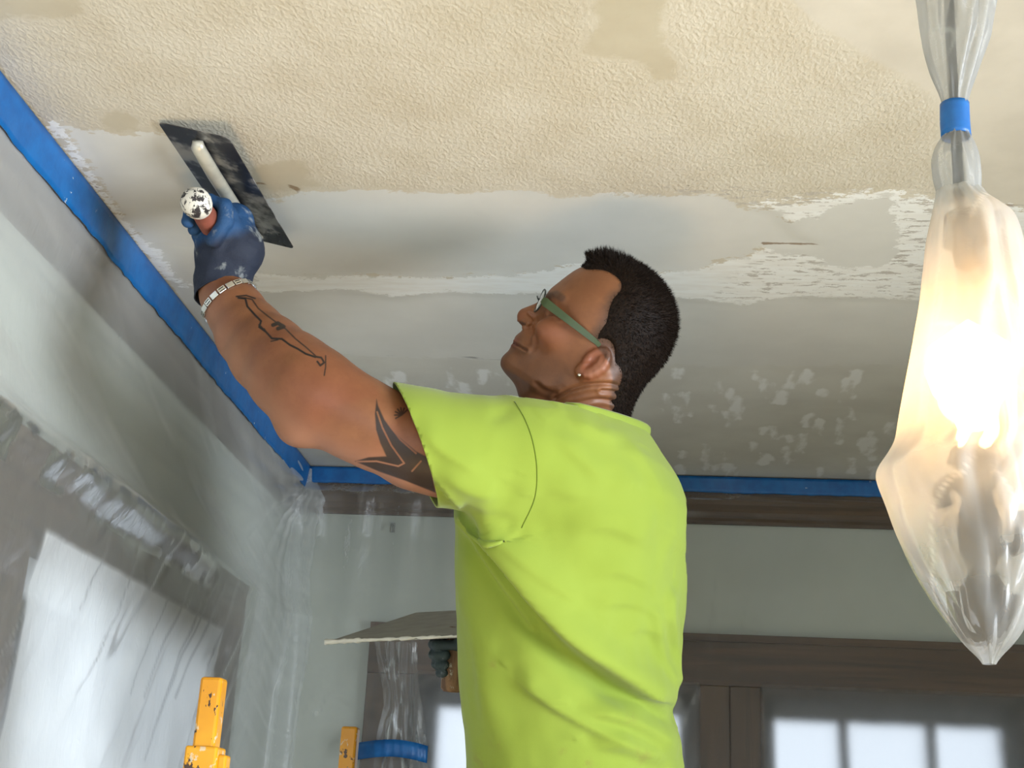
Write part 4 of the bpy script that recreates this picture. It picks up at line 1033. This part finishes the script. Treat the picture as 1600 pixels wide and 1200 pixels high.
_V, _F = lathe([(.002, .014), (.02, .016), (.05, .0165), (hLen-.025, .0185), (hLen-.006, .0175), (hLen-.001, .013), (hLen, .0005)], hT, hAx, 20)
def m_oldwood():
    m = NM('worn_wood_handle'); f = m.noise(30, 5, .65, m.mapv((2, 2, .35))); c = m.mix(m.step(f, .35, .65), lin((140, 106, 72)), lin((84, 58, 38)))
    c = m.mix(m.math('MULTIPLY', m.step(m.noise(60, 4, .7), .56, .62), .7), c, lin((170, 166, 146))); m.p(Base_Color=c, Roughness=.8, Normal=m.bump(f, .3, .003)); return m.m
link('handle', npmesh('handle', _V, _F), m_oldwood(), hawk)
hd = (hT-CAM)@(-EZ)
def glove_right(P):
    d = rcone(P, at(800, 1022, 2.05), at(748, 1026, hd+.035), .040, .034)
    for y, x0, xt, r_ in ((1006, 669, 714, .0082), (1022, 669, 697, .0080), (1037, 672, 695, .0075), (1050, 678, 694, .0068)):
        f = chain(P, [at(740, y, hd+.038), at(704, y-1, hd+.042), at(x0+10, y, hd+.030), at(x0+9, y+1, hd-.002), at(x0+14, y+2, hd-.022), at(xt, y+2, hd-.028)], [r_*1.2, r_*1.1, r_*1.1, r_*1.05, r_, r_*.95], .003)
        d = smin(d, f, .0012)
    return smin(d, chain(P, [at(748, 1010, hd), at(738, 1004, hd-.025), at(722, 1002, hd-.032)], [.016, .012, .010], .006), .01)
lo, hi = bbox([at(800, 1024, 2.05), at(672, 1005, hd), at(690, 1056, hd), at(700, 1030, hd-.04), at(740, 1026, hd+.04)], .045)
glove_obj(glove_right, lo, hi, .0026, M_GLOVEG, 'grey green coated glove gripping the hawk handle', None, None)

# ---- spectacles
def m_lens():
    m = NM('spectacle_lens', False); t = m.shader('BsdfTransparent', Color=(.9, .93, .92, 1)); g = m.shader('BsdfGlossy', Color=(1, 1, 1, 1), Roughness=.08)
    d = m.shader('BsdfDiffuse', Color=(.75, .8, .78, 1)); lw = m.n.new('ShaderNodeLayerWeight'); lw.inputs[0].default_value = .45
    m.l(m.mixs(m.math('MULTIPLY', lw.outputs['Facing'], .9), m.mixs(.25, t, d), g), m.out.inputs[0]); return m.m
M_FRAME = simple('olive_green_acetate', (52, 68, 34), .4, 0, .06); M_RIM = simple('dark_metal_rim', (56, 62, 58), .35, .6, .05); M_LENS = m_lens()
def build_glasses():
    g = empty('eyeglasses', hw(.118, .02, 0), 'rimmed eyeglasses with olive green temples worn by the man', 'eyeglasses')
    for s in (1, -1):
        c = np.array([.1165, .0255, .0335*s]); ring = []
        for k in range(36):
            t = 2*math.pi*k/36; y = .0255*np.sign(math.cos(t))*abs(math.cos(t))**.85; b = .0165*np.sign(math.sin(t))*abs(math.sin(t))**.85
            wrap = -.010*((abs(.0335+y*1.0))/.06)**2; tilt = .16*b
            ring.append(hw(c[0]+wrap+tilt, c[1]+b, s*(.0335+y)))
        ring = np.array(ring); V, F = closed_tube(ring, .0012, 8); r_ = link('rim', npmesh('rim', V, F), M_RIM, g)
        cen = ring.mean(0)+HB[0]*.0012; V = np.vstack([ring, (ring+cen)/2+HB[0]*.0006, cen[None]]); n = 36
        F = [[i, (i+1) % n, n+(i+1) % n, n+i] for i in range(n)]+[[n+i, n+(i+1) % n, n+(i+2) % n, 2*n] for i in range(0, n, 2)]
        link('lens', npmesh('lens', V, np.array(F)), M_LENS, g)
        # temple: from the hinge back over the ear
        T = catmull([hw(.1085, .0265, .061*s), hw(.096, .0250, .0665*s), hw(.060, .0215, .0735*s), hw(.025, .0180, .0750*s), hw(.008, .0155, .0735*s), hw(-.010, .006, .0700*s)], 5)
        hh = np.interp(np.linspace(0, 1, len(T)), [0, .12, .45, .8, 1], [.0040, .0062, .0046, .0030, .0026]); bm = bmesh.new(); rows = []
        for i, p in enumerate(T):
            rows.append([bm.verts.new(p+HB[1]*(hh[i]*v)+HB[2]*(.0012*w)) for v, w in ((1, 1), (1, -1), (-1, -1), (-1, 1))])
        for a, b in zip(rows[:-1], rows[1:]):
            for k in range(4): bm.faces.new([a[k], a[(k+1) % 4], b[(k+1) % 4], b[k]])
        bm.faces.new(rows[0]); bm.faces.new(rows[-1][::-1]); bmesh.ops.recalc_face_normals(bm, faces=bm.faces)
        t = bmobj('temple', bm, M_FRAME, g); t['label'] = 'olive green temple arm'
    V, F = tube(catmull([hw(.119, .028, .009), hw(.123, .031, 0), hw(.119, .028, -.009)], 5), .0012, 8); link('bridge', npmesh('bridge', V, F), M_RIM, g)
build_glasses()

# ---- chain bracelet round the wrist
def build_bracelet():
    ax = at(352, 462, 1.82)-at(369, 487, 1.80); ax /= np.linalg.norm(ax); c = at(359, 473, 1.812); ax = ax*.96+EZ*.28; ax /= np.linalg.norm(ax); a, b, t = frame_from(ax)
    root = empty('bracelet', c, 'silver link bracelet round the raised wrist below the navy glove', 'bracelet')
    P = (c[None]).astype(np.float32); n = 22; R = []
    for k in range(n):
        th = 2*math.pi*k/n; d = math.cos(th)*a+math.sin(th)*b; rs = np.linspace(.01, .07, 120); f = arm_sdf((c+rs[:, None]*d).astype(np.float32)); j = np.flatnonzero(f > .0022); R.append(rs[j[0]] if len(j) else .04)
    R = np.array(R); dark = simple('dark_link_gap', (40, 38, 34), .5, .4)
    for k in range(n):
        th = 2*math.pi*k/n; d = math.cos(th)*a+math.sin(th)*b; tg = -math.sin(th)*a+math.cos(th)*b; p = c+d*R[k]; w = math.pi*R[k]/n*.86
        def bx(nm, hw_, hh, ht, off, mat, par):
            bm = bmesh.new(); m = Matrix([[tg[i]*hw_*2, t[i]*hh*2, d[i]*ht*2, (p+d*off)[i]] for i in range(3)]+[[0, 0, 0, 1]]); bmesh.ops.create_cube(bm, size=1, matrix=m); return bmobj(nm, bm, mat, par, False, .0005)
        l = bx('link', w, .0042, .0014, 0, M_STEEL, root)
        if k % 2 == 0:
            for s in (-1, 1):
                bm = bmesh.new(); pp = p+t*.0019*s+d*.0012; m = Matrix([[tg[i]*w*1.4, t[i]*.0012, d[i]*.0008, pp[i]] for i in range(3)]+[[0, 0, 0, 1]]); bmesh.ops.create_cube(bm, size=1, matrix=m); bmobj('slot', bm, dark, l)
build_bracelet()
# ================================================================== PENDANT LAMP IN ITS PLASTIC BAG
LD = 1.10
BAG = np.array([(300, 1464, 1532), (312, 1462, 1540), (335, 1458, 1580), (370, 1450, 1594), (420, 1446, 1602), (470, 1440, 1610), (540, 1428, 1620), (600, 1418, 1630), (650, 1410, 1636), (690, 1404, 1642), (715, 1388, 1646), (735, 1371, 1650), (755, 1374, 1652), (790, 1388, 1652),
                (830, 1402, 1650), (890, 1431, 1640), (950, 1465, 1616), (1000, 1501, 1588), (1025, 1524, 1564), (1038, 1540, 1553)], float)
NECKB = np.array([(-70, 1425, 1566), (0, 1434, 1556), (60, 1442, 1546), (110, 1455, 1528), (150, 1470, 1514), (165, 1473, 1511), (212, 1475, 1513), (228, 1462, 1522), (250, 1456, 1529), (275, 1458, 1532), (298, 1465, 1532), (306, 1466, 1532)], float)
def bag_mesh(rows, nv, nu, amp, seed, flute):
    v = np.linspace(rows[0, 0], rows[-1, 0], nv); xl = np.interp(v, rows[:, 0], rows[:, 1]); xr = np.interp(v, rows[:, 0], rows[:, 2]); V = []
    if nv > 20:
        kk = np.hanning(11); kk /= kk.sum(); xl = np.convolve(np.pad(xl, 5, 'edge'), kk, 'valid'); xr = np.convolve(np.pad(xr, 5, 'edge'), kk, 'valid')
    dirx = np.array([EX[0], EX[1], 0]); dirx /= np.linalg.norm(dirx); diry = np.array([-dirx[1], dirx[0], 0])
    # the lamp hangs plumb: take its axis depth so that the horizontal distance stays the same along the drop
    hd0 = np.hypot(*at(1500, 300, LD)[:2]-CAM[:2])
    for k in range(nv):
        c = (xl[k]+xr[k])/2; r0 = ray(c, v[k]); t = hd0/np.hypot(r0[0], r0[1]); C = CAM+r0*t; rr = (xr[k]-xl[k])/2*t/FPX
        th = np.linspace(0, 2*math.pi, nu, endpoint=False)
        P = np.stack([np.cos(th)*2.2, np.sin(th)*2.2, np.full(nu, v[k]/110.)], 1)
        w = amp*rr*(np.abs(fbm(P*np.array([1, 1, .6]), .8, 3, seed))*1.2-.3)+amp*.3*rr*fbm(P, 1.8, 2, seed+3)
        w = w+flute*rr*np.abs(np.sin(th*5+vnoise(P*.7, 1, seed+7)*3))
        # keep the silhouette: no displacement at the two side extremes
        w = w*(1-.75*np.abs(np.cos(th))**3)
        V.append(C+(rr*np.cos(th))[:, None]*dirx+((rr*.88+w)*np.sin(th))[:, None]*diry+(w*np.cos(th))[:, None]*dirx*.6)
    V = np.array(V).reshape(-1, 3); i = np.arange(nv*nu).reshape(nv, nu)
    F = np.stack([i[:-1], np.roll(i[:-1], -1, 1), np.roll(i[1:], -1, 1), i[1:]], -1).reshape(-1, 4)
    return V, F
def lamp_pt(x, y, off=0.0):
    hd0 = np.hypot(*at(1500, 300, LD)[:2]-CAM[:2]); r0 = ray(x, y); return CAM+r0*((hd0+off)/np.hypot(r0[0], r0[1]))
def build_lamp():
    top = lamp_pt(1484, -60); lampz = np.array([top[0], top[1], CEIL])
    r = empty('pendant_lamp', lampz, 'dark bronze pendant lamp with a glowing bulb inside the plastic bag', 'lamp')
    iron = simple('dark_bronze', (30, 26, 22), .7, .0, .1, spec=.2)
    V, F = lathe([(0, .001), (.001, .055), (.012, .052), (.022, .02), (.03, .006)], lampz, (0, 0, -1), 24); link('ceiling_rose', npmesh('ceiling_rose', V, F), iron, r)
    V, F = tube([lampz+np.array([0, 0, -.02]), lamp_pt(1487, 100), lamp_pt(1493, 200), lamp_pt(1500, 330), lamp_pt(1512, 420)], .0045, 10); link('cord', npmesh('cord', V, F), iron, r)
    V, F = lathe([(0, .004), (.004, .016), (.03, .019), (.034, .012), (.05, .011), (.055, .004)], lamp_pt(1505, 330), (0, 0, -1), 20); link('socket_cup', npmesh('socket_cup', V, F), iron, r)
    # side bracket, bulb, candle cup, stem, scrolls and finial
    V, F = tube(catmull([lamp_pt(1560, 330), lamp_pt(1576, 420), lamp_pt(1592, 540), lamp_pt(1598, 640), lamp_pt(1590, 700), lamp_pt(1545, 760)], 6), .0042, 8); link('side_arm', npmesh('side_arm', V, F), iron, r)
    V, F = tube(catmull([lamp_pt(1476, 790), lamp_pt(1470, 768), lamp_pt(1488, 752), lamp_pt(1512, 768), lamp_pt(1528, 800)], 6), .0065, 8); link('scroll', npmesh('scroll', V, F), iron, r)
    V, F = tube(catmull([lamp_pt(1596, 800), lamp_pt(1594, 850), lamp_pt(1566, 858), lamp_pt(1550, 830), lamp_pt(1535, 800)], 6), .0055, 8); link('scroll', npmesh('scroll', V, F), iron, r)
    V, F = tube(catmull([lamp_pt(1488, 925), lamp_pt(1493, 960), lamp_pt(1506, 990), lamp_pt(1530, 1000), lamp_pt(1540, 985)], 6), .0052, 8); link('scroll', npmesh('scroll', V, F), iron, r)
    V, F = tube(catmull([lamp_pt(1585, 930), lamp_pt(1580, 960), lamp_pt(1562, 990), lamp_pt(1545, 1000)], 6), .0052, 8); link('scroll', npmesh('scroll', V, F), iron, r)
    a, b = lamp_pt(1522, 700), lamp_pt(1542, 1010); L = np.linalg.norm(b-a)
    V, F = lathe([(0, .001), (.001, .018), (.012, .022), (.02, .010), (.045, .012), (.06, .017), (.085, .016), (.10, .009), (L-.06, .008), (L-.045, .017), (L-.025, .015), (L-.008, .006), (L, .0005)], a, b-a, 20); link('stem', npmesh('stem', V, F), iron, r)
    bm_, bt = lamp_pt(1520, 668), lamp_pt(1512, 500); bl = np.linalg.norm(bt-bm_)
    V, F = lathe([(0, .012), (.012, .016), (.03, .030), (.05, .036), (.068, .033), (bl-.012, .016), (bl, .001)], bm_, bt-bm_, 20)
    e = NM('lamp_glow', False); e.l(e.shader('Emission', Color=(1.0, .56, .20, 1), Strength=BULB), e.out.inputs[0])
    o = link('bulb', npmesh('bulb', V, F), e.m, r); o['label'] = 'glowing warm bulb'
    return r
BULB = 20.0
build_lamp()
M_BAG = m_plastic('lamp_bag_film', .42, (.76, .73, .67, 1), 90, .001, blur=.16)
M_NECK = m_plastic('lamp_wrap_film', .4, (.62, .61, .58, 1), 120, .002, blur=.25)
def fold_op(V, base, gain, s, seed):
    st = streaks(V, (.5, .1, .8), s, 2, .035, seed)*sstep(0, .5, fbm(V, 14, 2, seed+9)); st2 = streaks(V, (-.7, .1, .7), s*.8, 2, .03, seed+4)*sstep(0, .5, fbm(V, 14, 2, seed+5))
    return np.clip(base+gain*np.maximum(st, st2)+.16*fbm(V, 16, 3, seed), .05, .95), np.maximum(st, st2)
_V, _F = bag_mesh(BAG, 150, 120, .12, 3, .0)
_op, _st = fold_op(_V, .48, .24, 12, 2); _tz = sstep(lamp_pt(1540, 760)[2], lamp_pt(1540, 900)[2], _V[:, 2]); _bz = np.exp(-((_V[:, 2]-lamp_pt(1520, 590)[2])/.075)**2); _op = np.clip(_op-.20*_tz+.18*_bz, .1, .9); _o = link('plastic_bag', npmesh('plastic_bag', _V, _F, {'op': _op, 'sheen': .05+.12*_st, 'blur': np.full(len(_V), .35)}), M_BAG)
tag(_o, 'milky plastic bag wrapped round the glowing pendant lamp', 'plastic bag')
_V, _F = bag_mesh(NECKB, 110, 90, .25, 9, .05)
_op, _st = fold_op(_V, .38, .22, 22, 12); _o = link('plastic_wrap', npmesh('plastic_wrap', _V, _F, {'op': _op, 'sheen': .06+.12*_st, 'blur': np.full(len(_V), .4)}), M_NECK)
tag(_o, 'gathered clear plastic wrap round the lamp cord above the bag', 'plastic wrap')
_V, _F = bag_mesh(np.array([(163, 1471, 1512), (190, 1471, 1513), (214, 1473, 1515)], float), 8, 32, .05, 5, .0)
_o = link('tape_band', npmesh('tape_band', _V, _F), M_TAPE); _o.modifiers.new('thick', 'SOLIDIFY').thickness = .001
tag(_o, 'short blue tape band cinching the plastic round the lamp cord', 'tape')

# ================================================================== SCAFFOLD
def m_yellow():
    m = NM('chipped_yellow_paint'); c = m.mix(m.step(m.noise(14, 3), .3, .7), lin((222, 156, 28)), lin((206, 138, 20)))
    ch = m.step(m.noise(55, 4, .65, m.mapv((1, 1, .6))), .60, .62); c = m.mix(ch, c, lin((62, 40, 26)))
    sp = m.step(m.noise(80, 3, .6, m.mapv((1, 1, .7), loc=(3, 1, 2))), .61, .65); c = m.mix(m.math('MULTIPLY', sp, .8), c, lin((206, 188, 160)))
    m.p(Base_Color=c, Roughness=.35, Normal=m.bump(ch, .4, .001)); return m.m
M_YEL = m_yellow(); M_PLY = m_wood('scaffold_ply', (176, 142, 98), (140, 106, 70), 0)
def build_scaffold():
    s = empty('scaffold', (.35, 1.93, 0), 'yellow rolling scaffold with chipped paint carrying the man', 'scaffold')
    def post(x, y, zt, w=.0142):
        o = box('post', (x-w, y-w, .10), (x+w, y+w, zt), M_YEL, s, .004)
        return o
    A, B = at(334, 1058, 1.62), at(544, 1135, 2.20)
    posts = [(A[0]-.002, A[1]+.01, A[2]), (B[0]+.003, B[1]+.01, B[2]), (1.30, 1.66, 1.77), (1.33, 2.27, 1.77)]
    for x, y, z in posts: post(x, y, z)
    for i, (x, y, z) in enumerate(posts):
        w = .0205; b = box('post_sleeve', (x-w, y-w, z-.28), (x+w, y+w, z-.085), M_YEL, s, .003)
        box('lock_pin', (x+w-.002, y-.011, z-.112), (x+w+.010, y+.011, z-.094), M_YEL, b, .003)
        V, F = lathe([(0, .02), (.06, .02), (.061, .001)], (x, y, .10), (0, 0, 1), 12); link('caster_stem', npmesh('caster_stem', V, F), M_CAST, s)
        V, F = lathe([(-.016, .001), (-.016, .044), (-.011, .05), (.011, .05), (.016, .044), (.016, .001)], (x, y, .051), (0, 1, 0), 22); link('caster_wheel', npmesh('caster_wheel', V, F), M_RIM, s)
    for (p, q) in ((posts[0], posts[1]), (posts[2], posts[3])):
        for zz in (.35, .62, .95, 1.30): 
            V, F = tube([np.array([p[0], p[1], zz]), np.array([q[0], q[1], zz])], .012, 10); link('rung', npmesh('rung', V, F), M_YEL, s)
    for (p, q) in ((posts[0], posts[2]), (posts[1], posts[3])):
        V, F = tube([np.array([p[0], p[1], .60]), np.array([q[0], q[1], .60])], .018, 10); link('side_rail', npmesh('side_rail', V, F), M_YEL, s)
    box('deck', (-.50, 1.64, .622), (1.30, 2.26, .658), M_PLY, s, .003)
    return posts
SP = build_scaffold()
# roll of blue tape pushed over the near post
def tape_roll():
    x, y, z = SP[0]; c = np.array([x+.006, y, z-.135]); r = empty('tape_roll', c-np.array([0, 0, .024]), 'roll of blue masking tape slipped over the near scaffold post', 'tape')
    ax = np.array([.10, -.05, 1]); 
    V, F = lathe([(0, .0335), (0, .0385), (.024, .0385), (.024, .0335), (0, .0335)], c-np.array([0, 0, .024]), ax, 36); link('tape_winding', npmesh('tape_winding', V, F), M_TAPE, r)
    V, F = lathe([(.0, .0315), (.0, .0336), (.0255, .0336), (.0255, .0315), (0, .0315)], c-np.array([0, 0, .024]), ax, 36); link('card_core', npmesh('card_core', V, F), simple('grey_card', (128, 112, 100), .8), r)
tape_roll()

# ================================================================== gathered film and tape at the back window, wall hook
def drape():
    rows = np.array([(1004, 588, 652), (1040, 594, 652), (1085, 602, 656), (1105, 603, 660), (1150, 590, 667), (1172, 586, 668), (1200, 584, 670), (1300, 574, 684), (1420, 566, 700)], float); Yd = YB-.062
    def fn(u, v):
        row = rows[0, 0]+(rows[-1, 0]-rows[0, 0])*v; xl = np.interp(row, rows[:, 0], rows[:, 1]); xr = np.interp(row, rows[:, 0], rows[:, 2]); xx = xl+(xr-xl)*u
        P = np.array([pl(a, b, 1, Yd) for a, b in zip(xx, row)]); pin = 1-.7*np.exp(-((row-1172)/30)**2)
        w = np.sin(u*21+3*np.sin(v*5)+2*vnoise(np.stack([u*3, v*6, u*0], 1), 1, 3))*.5+.5
        P[:, 1] -= pin*(.030*w**2+.010*fbm(np.stack([u*6, v*9, u*0], 1), 1, 2, 8))
        return P
    V, F = grid(60, 90, fn); st = streaks(V*np.array([1, 0, 1]), (.1, 0, 1), 40, 3, .10, 5); o = link('plastic_drape', npmesh('plastic_drape', V, F, {'op': np.clip(.10+.30*st, 0, .9), 'sheen': .22+.5*st}), M_WRAP)
    tag(o, 'gathered clear plastic drape hanging over the window casing beside the hawk', 'plastic sheet')
    P = np.array([pl(545, 1176, 1, YB-.050), pl(585, 1170, 1, YB-.105), pl(618, 1169, 1, YB-.115), pl(645, 1173, 1, YB-.112), pl(668, 1179, 1, YB-.095)]); P = catmull(P, 8); n = len(P); hgt = .0195; up = np.array([0, 0, 1.])
    V = np.vstack([P+up*hgt*k+np.array([0, -.0015, 0])*np.sin(np.arange(n)*1.7+k)[:, None] for k in (-1, -.3, .3, 1)]); i = np.arange(4*n).reshape(4, n); F = np.stack([i[:-1, :-1], i[:-1, 1:], i[1:, 1:], i[1:, :-1]], -1).reshape(-1, 4)
    o = link('tape_strip', npmesh('tape_strip', V, F), M_TAPE); o.modifiers.new('thick', 'SOLIDIFY').thickness = .001
    tag(o, 'short blue tape strip holding the gathered plastic to the window casing', 'tape')
drape()
def hook():
    p = pl(614, 824, 1, YB); r = empty('wall_hook', p, 'small grey hook on the back wall below the crown', 'hook'); g = simple('painted_metal', (150, 152, 146), .5, .2)
    box('back_plate', p+np.array([-.006, -.003, -.014]), p+np.array([.006, 0, .012]), g, r, .001)
    V, F = tube(catmull([p+np.array([0, -.002, .004]), p+np.array([0, -.016, .002]), p+np.array([0, -.022, -.008]), p+np.array([0, -.020, -.016])], 4), .0028, 8); link('peg', npmesh('peg', V, F), g, r)
hook()

# ================================================================== halogen work lamp standing on the floor below the frame
def work_lamp():
    p = np.array([-.14, .98, 0.0]); r = empty('work_lamp', p, 'halogen work lamp on a floor stand aimed up at the ceiling', 'lamp')
    for k in range(3):
        a = math.radians(90+120*k); V, F = tube([p+np.array([0, 0, .45]), p+np.array([.26*math.cos(a), .26*math.sin(a), .01])], .009, 8); link('leg', npmesh('leg', V, F), M_RIM, r)
    V, F = tube([p+np.array([0, 0, .40]), p+np.array([0, 0, .70])], .011, 10); link('pole', npmesh('pole', V, F), M_RIM, r)
    bm = prism_poly([p+np.array(q) for q in ((-.09, -.06, .80), (.09, -.06, .80), (.07, -.045, .71), (-.07, -.045, .71))], np.array([0, .12, 0])); bmobj('housing', bm, M_YEL, r)
    l = bpy.data.lights.new('halogen_glow', 'SPOT'); l.energy = 20; l.color = (1.0, .60, .24); l.spot_size = math.radians(84); l.spot_blend = 1.0; l.shadow_soft_size = .22
    o = bpy.data.objects.new('halogen_glow', l); COL.objects.link(o); o.location = p+np.array([0, .0, .84]); o.rotation_euler = (Vector((-.12, 1.22, 2.48))-o.location).to_track_quat('-Z', 'Y').to_euler()
work_lamp()
